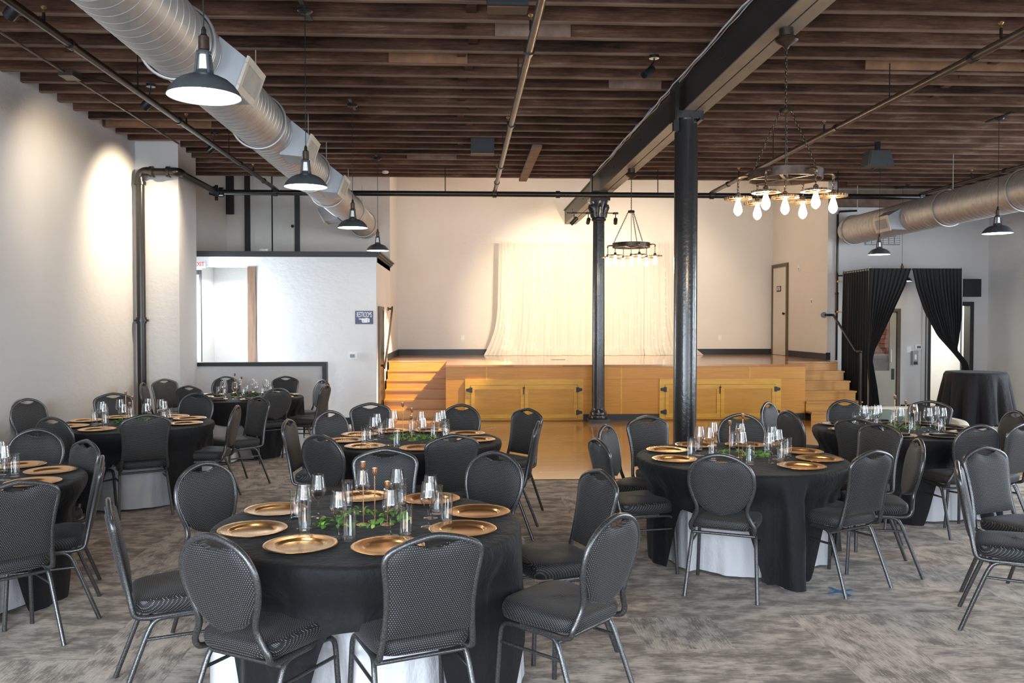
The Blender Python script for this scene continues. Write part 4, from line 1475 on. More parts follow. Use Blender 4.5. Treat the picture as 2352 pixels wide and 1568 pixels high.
def candle_meshes(h):
    return (MB().lathe([(0, 0), (.036, 0), (.0365, .002), (.035, .004), (.004, .006), (0, .006)], 24).mesh('base', 'copper', 40),
            MB().cyl((0, 0, .005), (0, 0, h - .035), .003, 8).mesh('stem', 'copper', 40),
            MB().lathe([(.003, h - .040), (.008, h - .034), (.0115, h - .028), (.0135, h), (.0120, h), (.009, h - .02), (0, h - .02)], 14).mesh('candle_cup', 'copper', 40))


candle_me = {h: candle_meshes(h) for h in (.32, .275, .22)}


def leaf_mesh(name, mat, L=.05, w=.02):
    b = MB()
    n = 6
    vs = []
    for i in range(n + 1):
        u = i / n
        ww = w * math.sin(PI * min(1, u ** .8)) + .0004
        zc = .014 * math.sin(PI * u)
        vs += [(u * L, -ww, zc - .2 * ww), (u * L, 0, zc + .15 * ww), (u * L, ww, zc - .2 * ww)]
    fs = []
    for i in range(n):
        for k in (0, 1):
            fs.append((i * 3 + k, i * 3 + 3 + k, i * 3 + 4 + k, i * 3 + 1 + k))
    b.add(vs, fs)
    return b.mesh(name, mat, 180)


def garland(t, mode):
    cx, cy = TC[t]
    rnd = random.Random(40 + t)
    labs = {1: 'bright green leafy garland around the candle holders on the nearest table', 2: 'green leafy garland on the middle table', 3: 'green leafy garland on the table by the thick column',
            4: 'sage green eucalyptus garland on the table before the cream sofa', 5: 'green leafy garland on the left wall table', 6: 'dark green leafy garland on the restroom block table', 7: 'green garland on the cut off left table'}
    g = thing('leaf_garland', labs[t], 'garland', (cx, cy, TZ + .004), 0, 'table garlands')
    pts = []
    for i in range(40):
        a = 2 * PI * i / 40
        r = .135 + .02 * math.sin(3 * a + t) + rnd.uniform(-.008, .008)
        pts.append((r * math.cos(a) * 1.2, r * math.sin(a), .007 + .006 * abs(math.sin(5 * a))))
    MB().tube(pts, .0022, 5, closed=True).build('vine', 'leaf_dark', g)
    L, w = {'sage': (.055, .024), 'dark': (.055, .02)}.get(mode, (.044, .0125))
    base = leaf_mesh('leaf', {'sage': 'leaf_sage', 'dark': 'leaf_dark'}.get(mode, 'leaf'), L, w)
    n = {1: 105, 2: 90, 3: 70}.get(t, 70)
    for i in range(n):
        p = pts[rnd.randrange(40)]
        if t == 1 and i < 18:
            p = (-.20 - rnd.uniform(0, .05), -.10 + rnd.uniform(-.07, .05), .012)
        if t == 3 and rnd.random() < .5:
            p = pts[rnd.choice([0, 1, 2, 3, 37, 38, 39, 19, 20])]
        o = put('leaf', base, g)
        o.location = (p[0] + rnd.uniform(-.018, .018), p[1] + rnd.uniform(-.018, .018), .006 + rnd.uniform(0, .03) * rnd.random())
        o.rotation_euler = (rnd.uniform(-.5, .5), rnd.uniform(-.75, -.05), rnd.uniform(0, 6.28))
        s = rnd.uniform(.65, 1.15)
        o.scale = (s, s, s)
    if t == 1:
        MB().tube([(-.16, -.06, .008), (-.21, -.09, .014), (-.245, -.12, .012)], .002, 5).build('vine', 'leaf_dark', g)


table0 = make_table()
SET_GROUP = {}


def by_left(lst):
    """indices in the order they appear from left to right"""
    return sorted(range(len(lst)), key=lambda i: lst[i][0])


def set_table(t):
    d = TABLES[t]
    cx, cy = d['c']
    o = table0 if t == 1 else copy_tree(table0)
    z0 = 0.0
    o.location = (cx, cy, z0)
    W = WHERE[t][4:]
    tag(o, 'round banquet table hidden under black and white cloths, %s' % W, 'table')
    u = put('undercloth', cloth_mesh(t, 'white'), None, (cx, cy, z0))
    tag(u, 'white floor length cloth under the black one on %s' % WHERE[t], 'tablecloth', 'white undercloths')
    k = put('tablecloth', cloth_mesh(t, 'black'), None, (cx, cy, z0))
    tag(k, 'black square cloth draped over %s' % WHERE[t], 'tablecloth', 'black tablecloths')
    zt = TZ + .0035
    rnd = random.Random(t)
    for i, (x, y) in enumerate(d['plates']):
        p = put('charger_plate', charger_me, None, (cx + x, cy + y, zt))
        p.rotation_euler[2] = rnd.uniform(0, 6)
        half = 'rear' if y > 0 else 'front'
        rank = sorted(px for px, py in d['plates'] if (py > 0) == (y > 0)).index(x)
        lab = '%s round gold charger from left, %s half of %s' % (ORD[rank], half, WHERE[t])
        tag(p, lab, 'plate', 'gold charger plates')
        if t in (4, 6):
            q = put('dinner_plate', china_me, None, (cx + x, cy + y, zt + .0045))
            lab = lab.replace('round gold charger', 'white dinner plate')
            tag(q, lab, 'plate', 'white dinner plates')
            a = put('napkin', nap_me, None, (cx + x, cy + y, zt + .0085))
            a.rotation_euler[2] = math.atan2(y, x) + PI / 2 + rnd.uniform(-.4, .4)
            tag(a, lab.replace('white dinner plate', 'folded black napkin'), 'napkin', 'black napkins')
    for q, i in enumerate(by_left(d['wines'])):
        x, y = d['wines'][i]
        g = thing('wine_glass', '%s wine glass from the left on %s' % (ORD[q], WHERE[t]), 'glass', (cx + x, cy + y, zt), 0, 'wine glasses on %s' % WHERE[t])
        put('bowl', wine_bowl_me, g)
        put('stem', wine_stem_me, g)
    for q, i in enumerate(by_left(d['tumblers'])):
        x, y = d['tumblers'][i]
        g = put('tumbler', tum_me, None, (cx + x, cy + y, zt))
        tag(g, '%s straight tumbler from the left on %s' % (ORD[q], WHERE[t]), 'glass', 'tumblers on %s' % WHERE[t])
    spots = {1: [(-.02, -.05, .32), (.03, .02, .275), (.10, -.05, .22)], 3: [(-.08, .0, .275), (-.03, -.05, .22), (.04, .06, .32)], 4: [(-.02, .05, .32), (.06, .0, .275), (.13, -.03, .22)],
             6: [(-.14, .02, .32), (-.06, .06, .275), (-.1, -.06, .22)]}.get(t, [(-.08, .03, .32), (.0, .0, .275), (.0, -.07, .22)])
    for (x, y, h) in spots:
        nm = {.32: 'tallest', .275: 'middle height', .22: 'shortest'}[h]
        g = thing('candle_holder', '%s slim copper candle holder on %s' % (nm, WHERE[t]), 'candle holder', (cx + x, cy + y, zt), 0, 'copper candle holders')
        for nm2, me in zip(('base', 'stem', 'candle_cup'), candle_me[h]):
            put(nm2, me, g)
    garland(t, {4: 'sage', 6: 'dark'}.get(t, 'green'))


for t in TABLES:
    set_table(t)


# ------------------------------------------------------------------ pendants
def make_pendant():
    t = thing('pendant_lamp', None, 'pendant lamp')
    sh = [(.030, .135), (.042, .126), (.050, .108), (.085, .0985), (.120, .082), (.148, .058), (.170, .029), (.180, .006), (.182, .0)]
    inn = [(.180, .0), (.173, .006), (.150, .036), (.120, .066), (.08, .092), (.04, .10)]
    MB().lathe(sh + [(.180, .0), (.176, .008), (.166, .029), (.145, .056), (.118, .079), (.084, .095), (.048, .104), (.040, .122)], 40).build('shade', 'shade_slate', t, 50)
    MB().lathe([(.1785, .0025), (.174, .008), (.164, .028), (.143, .054), (.116, .077), (.082, .093), (.03, .097), (0, .098)], 40, caps=False).build('lining', 'shade_inner', t, 50)
    MB().lathe([(0, .0035), (.12, .004), (.174, .0065), (.172, .010), (0, .010)], 36).build('diffuser', 'pendant_glow', t, 60)
    b = MB()
    for k in range(4):
        a = PI / 4 + PI / 2 * k
        b.tube([(.047 * math.cos(a), .047 * math.sin(a), .112), (.034 * math.cos(a), .034 * math.sin(a), .215)], .008, 6)
    b.lathe([(.035, .208), (.038, .214), (.036, .226), (.020, .232)], 20)
    b.build('cage', 'shade_slate', t)
    MB().lathe([(.028, .118), (.026, .16), (.024, .208)], 16).build('neck_glass', 'shade_inner', t)
    MB().lathe([(.020, .228), (.027, .234), (.026, .30), (.018, .306), (.016, .312)], 20).build('socket', 'bronze', t)
    MB().lathe([(.013, .31), (.013, .335), (.006, .35)], 12).build('cord_grip', 'black_paint', t)
    MB().cyl((0, 0, .34), (0, 0, 1.49), .0035, 6).build('cord', 'black_paint', t)
    MB().box(-.018, .018, -.26, .26, 1.482, 1.497).build('mounting_bar', 'black_paint', t, 0)
    MB().lathe([(.062, 1.485), (.064, 1.47), (.05, 1.455), (.012, 1.448), (0, 1.447)], 20).build('canopy', 'black_paint', t)
    return t


pend = make_pendant()
PEN = [(-1.30, 4.30, 'nearest dark pendant lamp in front of the left duct, first of its row'), (-1.32, 7.14, 'second dark pendant lamp of the left row, over the duct outlet'),
       (-1.33, 10.22, 'third dark pendant lamp of the left row'), (-1.36, 13.5, 'farthest dark pendant lamp of the left row, above the restroom block corner'),
       (6.88, 10.5, 'dark pendant lamp nearest the right picture edge under the right duct'), (7.05, 13.9, 'small dark pendant lamp above the black drape booth')]
for i, (x, y, lab) in enumerate(PEN):
    o = pend if i == 0 else copy_tree(pend)
    o.location = (x, y, 2.93)
    tag(o, lab, 'pendant lamp', 'dark pendant lamps')


# ------------------------------------------------------------------ chandeliers
def gear_mesh():
    b = MB()
    n = 96
    ro, ri = [], []
    for k in range(n):
        tooth = (k % 4) in (0, 1)
        ro.append(.108 if tooth else .099)
    vs = []
    for z in (0, .016):
        for k in range(n):
            a = 2 * PI * k / n
            vs.append((ro[k] * math.cos(a), ro[k] * math.sin(a), z))
        for k in range(n):
            a = 2 * PI * k / n
            vs.append((.078 * math.cos(a), .078 * math.sin(a), z))
    fs = []
    for k in range(n):
        l = (k + 1) % n
        fs += [(k, l, n + l, n + k)[::-1], (2 * n + k, 2 * n + l, 3 * n + l, 3 * n + k), (k, l, 2 * n + l, 2 * n + k), (n + k, 3 * n + k, 3 * n + l, n + l)]
    b.add(vs, fs)
    for k in range(5):
        a = 2 * PI * k / 5
        e = Vector((math.cos(a), math.sin(a), 0))
        b.obox(e * .052 + Vector((0, 0, .008)), e * .028, Vector((-e.y, e.x, 0)) * .008, (0, 0, .007))
    b.lathe([(.028, 0), (.028, .016), (.02, .03), (.02, .045), (.008, .055)], 16)
    return b.mesh('gear_shade', 'gear_iron', 30)


def chain(b, p, q, link=.034, r=.0028):
    p, q = Vector(p), Vector(q)
    d = q - p
    n = max(2, int(d.length / (link * .72)))
    t = d.normalized()
    s = t.orthogonal().normalized()
    s2 = t.cross(s)
    for i in range(n):
        c = p + d * ((i + .5) / n)
        w = s if i % 2 else s2
        pts = [c + t * (link * .5 * math.sin(a)) + w * (link * .24 * math.cos(a)) for a in [2 * PI * k / 8 for k in range(8)]]
        b.tube(pts, r, 4, closed=True)
    return b


def make_chandelier():
    t = thing('gear_chandelier', None, 'chandelier')
    # origin at the underside of the beam, 1.39 above the bulbs
    MB().lathe([(.055, 0), (.055, -.06), (.085, -.075), (.09, -.095), (.07, -.115), (.03, -.135), (.012, -.16), (0, -.162)], 24).build('canopy', 'bronze', t)
    chain(MB(), (0, 0, -.155), (0, 0, -.63), .036, .0032).build('chain', 'bronze', t)
    MB().lathe([(.045, -.655), (.05, -.648), (.05, -.628), (.045, -.62), (.012, -.618), (.012, -.66)], 18, close=True).build('hub', 'bronze', t)
    MB().cyl((0, 0, -.63), (0, 0, -1.19), .004, 6).build('cord', 'black_paint', t)
    for k in range(3):
        a = R(-40 + 120 * k)
        chain(MB(), (.047 * math.cos(a), .047 * math.sin(a), -.645), (.262 * math.cos(a), .262 * math.sin(a), -1.105), .036, .0032).build('chain', 'bronze', t)
    MB().lathe([(.272, -1.175), (.280, -1.175), (.280, -1.105), (.272, -1.105)], 48, close=True).build('hoop', 'bronze', t)
    sp = MB()
    for k in range(6):
        a = R(15 + 60 * k)
        e = Vector((math.cos(a), math.sin(a), 0))
        sp.obox(e * .138 + Vector((0, 0, -1.165)), e * .134, Vector((-e.y, e.x, 0)) * .011, (0, 0, .005))
    sp.lathe([(.05, -1.172), (.05, -1.155), (.02, -1.15)], 18)
    sp.build('spokes', 'bronze', t)
    gm = gear_mesh()
    bulb = MB().lathe([(.013, .0), (.015, -.012), (.024, -.04), (.033, -.075), (.032, -.092), (.022, -.11), (.008, -.122), (0, -.123)], 18).mesh('bulb', 'bulb_glow', 60)
    for k in range(7):
        if k < 6:
            a = R(60 * k)
            e = Vector((math.cos(a), math.sin(a), 0))
            rr = .355
            MB().tube(catmull([e * .28 + Vector((0, 0, -1.135)), e * (rr - .03) + Vector((0, 0, -1.135)), e * rr + Vector((0, 0, -1.145)), e * rr + Vector((0, 0, -1.17))], 4), .011, 8).build('arm', 'gear_iron', t)
            c = e * rr
            top = -1.17
        else:
            c = Vector((0, 0, 0))
            top = -1.17
        chain(MB(), (c.x, c.y, top), (c.x, c.y, -1.265), .03, .003).build('chain', 'bronze', t)
        g = put('gear_shade', gm, t, (c.x, c.y, -1.315))
        put('bulb', bulb, g, (0, 0, -.004))
    return t


ch = make_chandelier()
for i, (x, y, lab) in enumerate(((2.52, 6.46, 'nearer gear chandelier of seven lit bulbs hanging from the beam'), (2.52, 12.45, 'farther gear chandelier of seven lit bulbs before the white backdrop'))):
    o = ch if i == 0 else copy_tree(ch)
    o.location = (x, y, 4.078)
    o.rotation_euler[2] = R(-14 if i == 0 else -22)
    tag(o, lab, 'chandelier', 'gear chandeliers')


# ------------------------------------------------------------------ spot heads
def spot_head(name, label, base, target, mount, r=.045, L=.14, lit=True, group=None):
    """cylinder head on a short stem from a ceiling mount"""
    t = thing(name, label, 'spotlight', base, 0, group)
    d = (Vector(target) - Vector(base)).normalized()
    m = Vector(mount) - Vector(base)
    MB().cyl(m, m + Vector((0, 0, -.03)), .05, 16).build('mount', 'black_paint', t)
    MB().tube([m + Vector((0, 0, -.02)), m + Vector((0, 0, -.06)), (0, 0, .03), (0, 0, 0)], .008, 6).build('stem', 'black_paint', t)
    hd = MB().tube([d * (-L * .5), d * (-L * .45), d * (L * .5), d * (L * .5), d * (L * .44)], [r * .9, r, r, r * .86, r * .84], 18).build('head', 'black_paint', t, 40)
    if lit:
        MB().cyl(d * (L * .45), d * (L * .47), r * .8, 16).build('lens', 'spot_glow', hd)
    return t


for lab, y, ty in (('black ceiling spotlight at the top left picture corner', 6.68, 7.6), ('black ceiling spotlight over the left wall, second along its row', 9.44, 10.2), ('black ceiling spotlight nearest the pier, shining on the left wall', 11.81, 12.1)):
    base = (-3.47, y, 4.20)
    tgt = (XL, ty, {6.68: 3.3, 9.44: 3.2, 11.81: 3.05}[y])
    spot_head('ceiling_spotlight', lab, base, tgt, (-3.44, y + .02, 4.42), .05, .13, True, 'ceiling spotlights along the left wall')
    d = (Vector(tgt) - Vector(base)).normalized()
    light('wall_spot', 'SPOT', tuple(Vector(base) + d * .09), tgt, {6.68: 130, 9.44: 110, 11.81: 520}[y], (1.0, 0.82, 0.58), 0.03, spot=95, blend=1.0)
t = thing('track_bar', 'thin bar carrying three small spotlights at the slender column top', 'track', (2.2, 14.62, 3.70))
MB().cyl((-.38, 0, 0), (.50, 0, 0), .009, 8).build('bar', 'black_paint', t)
for lab, x, tgt, pw, sp in (('leftmost small black spotlight on the bar at the slender column', 1.95, (-.9, 16.2, .5), 2700, 46), ('middle small black spotlight on the bar at the slender column', 2.2, (2.4, 19.2, 2.1), 680, 62), ('small black spotlight right of the slender column top', 2.68, (3.4, 19.2, 2.0), 640, 74)):
    base = (x, 14.62, 3.56)
    spot_head('stage_spotlight', lab, base, tgt, (x, 14.62, 3.71), .035, .16, False, 'stage spotlights on the column bar')
    d = (Vector(tgt) - Vector(base)).normalized()
    light('stage_spot', 'SPOT', tuple(Vector(base) + d * .1), tgt, pw, (1.0, 0.80, 0.52), 0.03, spot=sp, blend=0.5 if x > 2 else 0.35)
spot_head('ceiling_spotlight', 'unlit black cylinder spotlight left of the beam', (1.80, 8.1, 4.22), (1.45, 7.7, 3.9), (1.88, 8.2, 4.41), .035, .19, False)

# ------------------------------------------------------------------ speakers and ceiling boxes
for lab, (x0, x1, y0, y1, z0, z1) in (('black box speaker hung between joists near the middle', (.12, .46, 12.2, 12.45, 4.25, 4.5)), ('black box speaker at the very top of the picture', (.20, .53, 6.75, 6.95, 4.33, 4.6))):
    t = thing('ceiling_speaker', lab, 'speaker', (0, 0, 0), 0, 'ceiling speakers')
    MB().box(x0, x1, y0, y1, z0, z1).build('cabinet', 'speaker_black', t, 0)
    MB().box(x0 + .015, x1 - .015, y0 - .006, y0, z0 + .03, z1 - .015).build('grille', 'trim_dark', t, 0)
    MB().box(x0, x1, y0 - .01, y0 + .02, z0 - .008, z0).build('bracket', 'black_paint', t, 0)
t = thing('ceiling_speaker', 'grey wedge shaped speaker under the joists right of the nearer chandelier', 'speaker', (6.05, 11.9, 4.17))
MB().add([(-.2, 0, -.11), (.2, 0, -.11), (.2, .24, -.11), (-.2, .24, -.11), (-.15, .02, .11), (.15, .02, .11), (.15, .22, .11), (-.15, .22, .11)],
         [(3, 2, 1, 0), (4, 5, 6, 7), (0, 1, 5, 4), (1, 2, 6, 5), (2, 3, 7, 6), (3, 0, 4, 7)]).build('cabinet', 'speaker_grey', t, 0)
MB().add([(-.17, -.008, -.09), (.17, -.008, -.09), (.135, .008, .09), (-.135, .008, .09), (-.17, .005, -.09), (.17, .005, -.09), (.135, .02, .09), (-.135, .02, .09)],
         [(0, 1, 2, 3), (7, 6, 5, 4), (0, 4, 5, 1), (1, 5, 6, 2), (2, 6, 7, 3), (3, 7, 4, 0)]).build('grille', 'speaker_grey', t, 0)
MB().box(-.03, .03, .08, .14, .11, .25).build('bracket', 'black_paint', t, 0)
MB().tube(catmull([(-.05, .1, .2), (-.5, .05, .16), (-1.0, .0, .2), (-1.5, -.1, .23)], 6), .008, 6).build('cable', 'black_paint', t)
t = thing('wall_box', 'black rectangular box mounted on the wall right of the drape booth', 'speaker', (10.30, 16.6, 2.48))
MB().box(-.19, .19, -.10, 0, -.18, .18).build('cabinet', 'speaker_black', t, 0)
MB().box(-.17, .17, -.106, -.10, -.16, .16).build('front_grille', 'trim_dark', t, 0)
t = thing('wall_vent', 'grey louvred air vent on the wall under the right duct', 'vent', (8.48, 16.6, 3.45))
MB().box(-.36, .36, -.015, 0, -.11, .11).build('frame', 'plastic_grey', t, 0)
for k in range(6):
    x = -.295 + k * .118
    MB().box(x - .05, x + .05, -.022, -.015, -.09, .09).build('louvre_bank', 'plastic_grey', t, 0)
    for j in range(5):
        MB().box(x - .048, x + .048, -.03, -.022, -.075 + j * .036, -.060 + j * .036).build('slat', 'plastic_white', t, 0)

# ------------------------------------------------------------------ pipe and drape booth
t = thing('drape_stand', 'slim metal pole frame holding the black drapes around the exit', 'drape stand')
PF = [(7.58, 15.3), (9.35, 15.3), (7.62, 16.45), (9.35, 16.45)]
for x, y in PF:
    MB().cyl((x, y, .012), (x, y, 2.82), .016, 10).build('pole', 'plastic_grey', t)
    MB().box(x - .17, x + .17, y - .17, y + .12, .001, .012).build('foot_plate', 'black_paint', t, 0)
MB().cyl((7.58, 15.3, 2.765), (9.35, 15.3, 2.765), .017, 8).build('crossbar', 'plastic_grey', t)
MB().cyl((7.58, 15.3, 2.765), (7.62, 16.45, 2.765), .017, 8).build('crossbar', 'plastic_grey', t)
MB().cyl((9.35, 15.3, 2.765), (9.35, 16.45, 2.765), .017, 8).build('crossbar', 'plastic_grey', t)


def side_drape(u, v):
    y = 15.29 + 1.14 * u
    z = 2.79 - 2.75 * v
    return (7.57 + .04 * u + (.006 + .022 * min(1, v * 3)) * math.sin(u * 62 + 1.5 * math.sin(3 * u)) + .008 * math.sin(u * 131 + 2), y, z)


o = MB().grid(side_drape, 150, 24).build('drape', 'drape_black', None, 180)
tag(o, 'black drape closing the left side of the exit booth', 'drape', 'black drapes of the exit booth')


def left_drape(u, v):
    z = 2.79 - 2.76 * v
    xo = 7.555
    w = interp(v, [0, .12, .35, .55, .62, .8, 1.0], [.80, .68, .38, .12, .085, .15, .22])
    xo2 = xo + interp(v, [0, .5, .62, .8, 1], [0, -.0, -.01, .02, .03])
    amp = interp(v, [0, .3, .6, 1], [.012, .03, .03, .045])
    x = xo2 + w * u
    y = 15.27 + amp * .8 * math.sin(u * 62 + 1.3 * math.sin(5 * u)) + .4 * amp * math.sin(u * 117 + 3 * v)
    return (x, y, z)


def right_drape(u, v):
    z = 2.79 - 2.3 * v
    xin = interp(v, [0, .15, .35, .55, .68, .74, .78, 1.0], [8.37, 8.45, 8.62, 8.88, 9.16, 9.28, 9.35, 9.36])
    xout = interp(v, [0, .4, .58, .66, .74, .78, .85, 1.0], [9.33, 9.33, 9.28, 9.24, 9.40, 9.46, 9.48, 9.49])
    amp = interp(v, [0, .3, .7, 1], [.012, .03, .022, .04])
    x = xin + (xout - xin) * u
    zz = z - .10 * (1 - u) * math.sin(PI * min(1, v / .76)) * 0
    y = 15.26 + amp * .8 * math.sin(u * 96 + 1.5 * math.sin(4 * u)) + .4 * amp * math.sin(u * 171 + 3 * v)
    return (x, y, zz)


o = MB().grid(left_drape, 130, 36).build('drape', 'drape_black', None, 180)
tag(o, 'black drape tied back to the left pole at the booth front', 'drape', 'black drapes of the exit booth')
o = MB().grid(right_drape, 190, 40).build('drape', 'drape_black', None, 180)
tag(o, 'black drape tied back to the right pole at the booth front', 'drape', 'black drapes of the exit booth')
# pendant behind the drape booth
t = copy_tree(pend)
t.location = (8.55, 15.95, 2.58)
tag(t, 'pendant lamp mostly hidden behind the black drape booth, its cord showing above', 'pendant lamp', 'dark pendant lamps')
for chd in list(t.children):
    if chd.name.startswith(('canopy', 'mounting_bar')):
        chd.location = (0, 0, .35)
MB().cyl((0, 0, 1.45), (0, 0, 1.84), .0035, 6).build('cord', 'black_paint', t)

# ------------------------------------------------------------------ small wall things
def wall_plate(name, label, cat, x, y, z, w, h, d, mat, parts, axis='y'):
    t = thing(name, label, cat, (x, y, z))
    if axis == 'x':
        t.rotation_euler[2] = R(-90)
    MB().box(-w / 2, w / 2, -d, 0, -h / 2, h / 2).build('body', mat, t, 0)
    for nm, (x0, x1, z0, z1), m in parts:
        MB().box(x0, x1, -d - .004, -d, z0, z1).build(nm, m, t, 0)
    return t


wall_plate('thermostat', 'white thermostat with grey display on the restroom block wall', 'thermostat', -1.91, 14.7, 1.20, .135, .11, .035, 'plastic_white', [('display', (-.055, .025, -.03, .03), 'screen_grey')])
wall_plate('thermostat', 'white thermostat beside the open doorway inside the booth', 'thermostat', 9.24, 16.6, 1.28, .13, .09, .03, 'plastic_white', [('display', (-.03, .05, -.025, .025), 'screen_grey')])
wall_plate('light_switch', 'white light switch plate near the exit door', 'switch', 9.06, 16.6, 1.23, .09, .125, .008, 'plastic_white', [('rocker', (-.012, .012, -.03, .03), 'plastic_white')])
t = wall_plate('soap_dispenser', 'grey hand sanitiser dispenser on the wall beside the exit door', 'dispenser', 9.15, 16.6, 1.06, .11, .28, .09, 'plastic_grey', [('window', (-.02, .02, -.03, .07), 'plastic_white'), ('push_bar', (-.04, .04, -.13, -.07), 'trim_dark')])
wall_plate('light_switch', 'cream switch plate on the right stage wall', 'switch', 7.36, 17.35, 2.22, .09, .13, .008, 'plastic_white', [('rocker', (-.014, .014, -.03, .03), 'frame_brown')], 'x')
wall_plate('fire_alarm', 'small white alarm sounder on the right stage wall near the door', 'alarm', 7.36, 18.0, 2.98, .10, .13, .03, 'plastic_white', [('lens', (-.02, .02, -.05, -.01), 'plastic_grey')], 'x')
for lab, x in (('white outlet plate low on the stage back wall, left part', .0), ('white outlet plate low on the stage back wall, right part', 6.1)):
    wall_plate('wall_outlet', lab, 'outlet', x, 19.6, 1.42, .08, .12, .006, 'plastic_white', [('socket', (-.018, .018, .008, .04), 'plastic_white'), ('socket', (-.018, .018, -.04, -.008), 'plastic_white')])


def text(s, parent, mat, size, loc, sx=1.0, rot=(PI / 2, 0, 0), extrude=.001):
    c = bpy.data.curves.new('lettering', 'FONT')
    c.body = s
    c.size = size
    c.align_x = 'CENTER'
    c.align_y = 'CENTER'
    c.extrude = extrude
    c.offset = .0015
    c.materials.append(M[mat])
    o = bpy.data.objects.new('lettering', c)
    COL.objects.link(o)
    o.parent = parent
    o.location = loc
    o.rotation_euler = rot
    o.scale = (sx, 1, 1)
    # keep the lettering as plain geometry
    me = bpy.data.meshes.new_from_object(o.evaluated_get(bpy.context.evaluated_depsgraph_get()))
    me.materials.clear()
    me.materials.append(M[mat])
    q = put('lettering', me, parent, loc)
    q.rotation_euler = rot
    q.scale = (sx, 1, 1)
    bpy.data.objects.remove(o)
    return q


t = thing('restroom_sign', 'blue RESTROOMS sign with a white pointing hand on the white block', 'sign', (-1.72, 14.7, 1.87))
MB().box(-.155, .155, -.012, 0, -.115, .115).build('plate', 'sign_blue', t, 0)
text('RESTROOMS', t, 'sign_white', .13, (0, -.013, .045), .36)
hand = [(-.095, -.018), (-.095, -.034), (-.045, -.040), (-.048, -.052), (-.042, -.062), (-.046, -.074), (-.034, -.086), (-.01, -.092), (.05, -.090), (.095, -.082), (.095, -.022), (.06, -.008), (.03, -.006), (.012, -.018), (-.02, -.016)]
MB().prism(hand, -.0145, -.012).build('pointing_hand', 'sign_white', t, 0)
MB().prism([(.055, -.088), (.058, -.012), (.063, -.012), (.060, -.088)], -.0155, -.0145).build('cuff_line', 'sign_blue', t, 0)
for z in (-.058, -.07):
    MB().prism([(-.045, z), (.0, z - .002), (.0, z + .001), (-.045, z + .003)], -.0155, -.0145).build('finger_line', 'sign_blue', t, 0)
t = thing('exit_sign', 'small red exit sign beside the restroom block opening', 'sign', (-4.42, 14.3, 2.76))
MB().box(-.10, .10, -.02, .02, -.06, .06).build('housing', 'plastic_white', t, 0)
text('EXIT', t, 'sign_red', .10, (0, -.021, 0), .8)
MB().cyl((-.43, 0, .0), (-.1, 0, .0), .012, 8).build('arm', 'plastic_white', t)
t = thing('door_closer', 'black door closer box and frame edge left of the block opening', 'door frame', (-4.5, 14.62, 0))
MB().box(-.03, .0, -.02, .04, 0, 2.62).build('frame_post', 'trim_dark', t, 0)
MB().box(-.12, .02, -.08, -.02, 2.60, 2.68).build('closer', 'trim_dark', t, 0)
t = thing('exit_lamp', 'small white emergency lamp box on top of the restroom block cap', 'lamp', (-3.45, 14.75, 3.01))
MB().box(-.07, .07, -.05, .03, 0, .05).build('body', 'plastic_white', t, 0)
MB().sphere((-.03, -.05, .03), .022, 8, 6).sphere((.03, -.05, .03), .022, 8, 6).build('lamp_head', 'plastic_white', t)
t = thing('smoke_detector', 'small white ceiling detector under the joists near the stage', 'detector', (-1.35, 14.75, 4.405))
MB().lathe([(.055, .02), (.06, .0), (.045, -.02), (0, -.022)], 18).build('body', 'plastic_white', t)

# ------------------------------------------------------------------ cocktail table and sofa
t = thing('cocktail_table', 'tall cocktail table under black cloth at the far right', 'table', (7.34, 11.65, 0.010))
MB().lathe([(0, 1.045), (.38, 1.045), (.385, 1.065), (0, 1.066)], 32).build('tabletop', 'oak_ply', t)
MB().cyl((0, 0, .02), (0, 0, 1.045), .035, 12).build('pole', 'hammered_steel', t)
MB().lathe([(0, 0), (.27, 0), (.27, .012), (.05, .03), (0, .03)], 24).build('base', 'hammered_steel', t)


def ck(u, v):
    a = 2 * PI * u
    hem = .74 + .05 * math.sin(2 * a + .6) + .02 * math.sin(5 * a)
    if v < .3:
        r = .39 * v / .3
        return (r * math.cos(a), r * math.sin(a), 1.07)
    w = (v - .3) / .7
    d = hem * w
    r = .408 + .085 * w + (.004 + .105 * w) * (1.4 * abs(math.sin(6.5 * a + .9 * math.sin(2 * a))) - .8) * min(1, w * 4 + .1) + .012 * w * math.sin(23 * a)
    return (r * math.cos(a), r * math.sin(a), 1.066 - d)


o = MB().grid(ck, 180, 28, True).build('tablecloth', 'black_cloth', None, 180, (7.34, 11.65, 0.010))
tag(o, 'black cloth hanging in folds from the tall cocktail table', 'tablecloth')
t = thing('sofa', 'low cream sofa behind the far right table', 'sofa', (5.52, 10.35, 0.010))


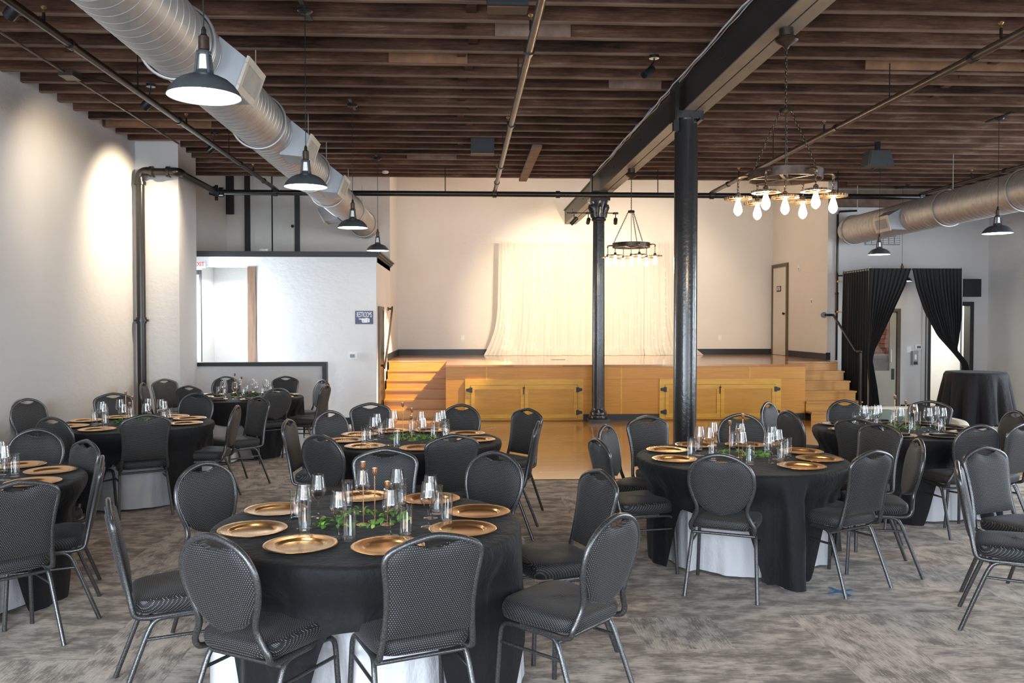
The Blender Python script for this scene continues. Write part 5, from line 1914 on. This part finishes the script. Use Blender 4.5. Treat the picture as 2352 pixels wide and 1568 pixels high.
def cushion(b, x0, x1, y0, y1, z0, z1, r=.05):
    cx, cy, cz = (x0 + x1) / 2, (y0 + y1) / 2, (z0 + z1) / 2
    hx, hy, hz = (x1 - x0) / 2, (y1 - y0) / 2, (z1 - z0) / 2

    def fn(u, v):
        a, p = 2 * PI * u, PI * (v - .5)
        e = .35

        def sp(q):
            return math.copysign(abs(q) ** e, q)
        return (cx + hx * sp(math.cos(p)) * sp(math.cos(a)), cy + hy * sp(math.cos(p)) * sp(math.sin(a)), cz + hz * sp(math.sin(p)))
    return b.grid(fn, 28, 15, True)


cushion(MB(), -.68, .68, .12, .36, .10, .685).build('backrest', 'sofa_cream', t, 180)
cushion(MB(), -.60, .60, -.42, .18, .22, .46).build('seat_cushion', 'sofa_cream', t, 180)
for s in (-1, 1):
    cushion(MB(), s * .62 - .09, s * .62 + .09, -.42, .30, .06, .575).build('armrest', 'sofa_cream', t, 180)
MB().box(-.62, .62, -.38, .30, .06, .24).build('base', 'sofa_cream', t, 0)
for x in (-.58, .58):
    for y in (-.36, .28):
        MB().cyl((x, y, 0), (x, y, .08), .022, 8).build('leg', 'frame_brown', t)
for lab, x in (('sage green cushion on the cream sofa, left one', -.22), ('sage green cushion on the cream sofa, right one', .18)):
    o = cushion(MB(), -.20, .20, -.06, .06, 0, .235).build('cushion', 'pillow_sage', None, 180, (5.52 + x, 10.40, .445))
    o.rotation_euler[0] = R(-14)
    tag(o, lab, 'cushion', 'cushions on the sofa')

# ------------------------------------------------------------------ tape marks
for lab, x, y, m, z in (('blue tape cross on the carpet by the right hand table', 2.51, 5.42, 'tape_blue', 0), ('white tape corner on the carpet right of the nearest table', .47, 6.92, 'tape_white', 0),
                        ('white tape corner under the chair right of the nearest table', .62, 5.35, 'tape_white', 0), ('small white tape mark on the dance floor near the stage', .46, 14.0, 'tape_white', .010), ('white tape mark on the dance floor behind the middle table', .55, 12.4, 'tape_white', .010)):
    t = thing('floor_tape', lab, 'tape', (x, y, z), R(20), 'tape marks on the floor')
    MB().box(-.10, .10, -.011, .011, .0005, .002).build('strip', m, t, 0)
    MB().box(-.011, .011, -.10, .0 if m == 'tape_white' else .10, .002, .0032).build('strip', m, t, 0)
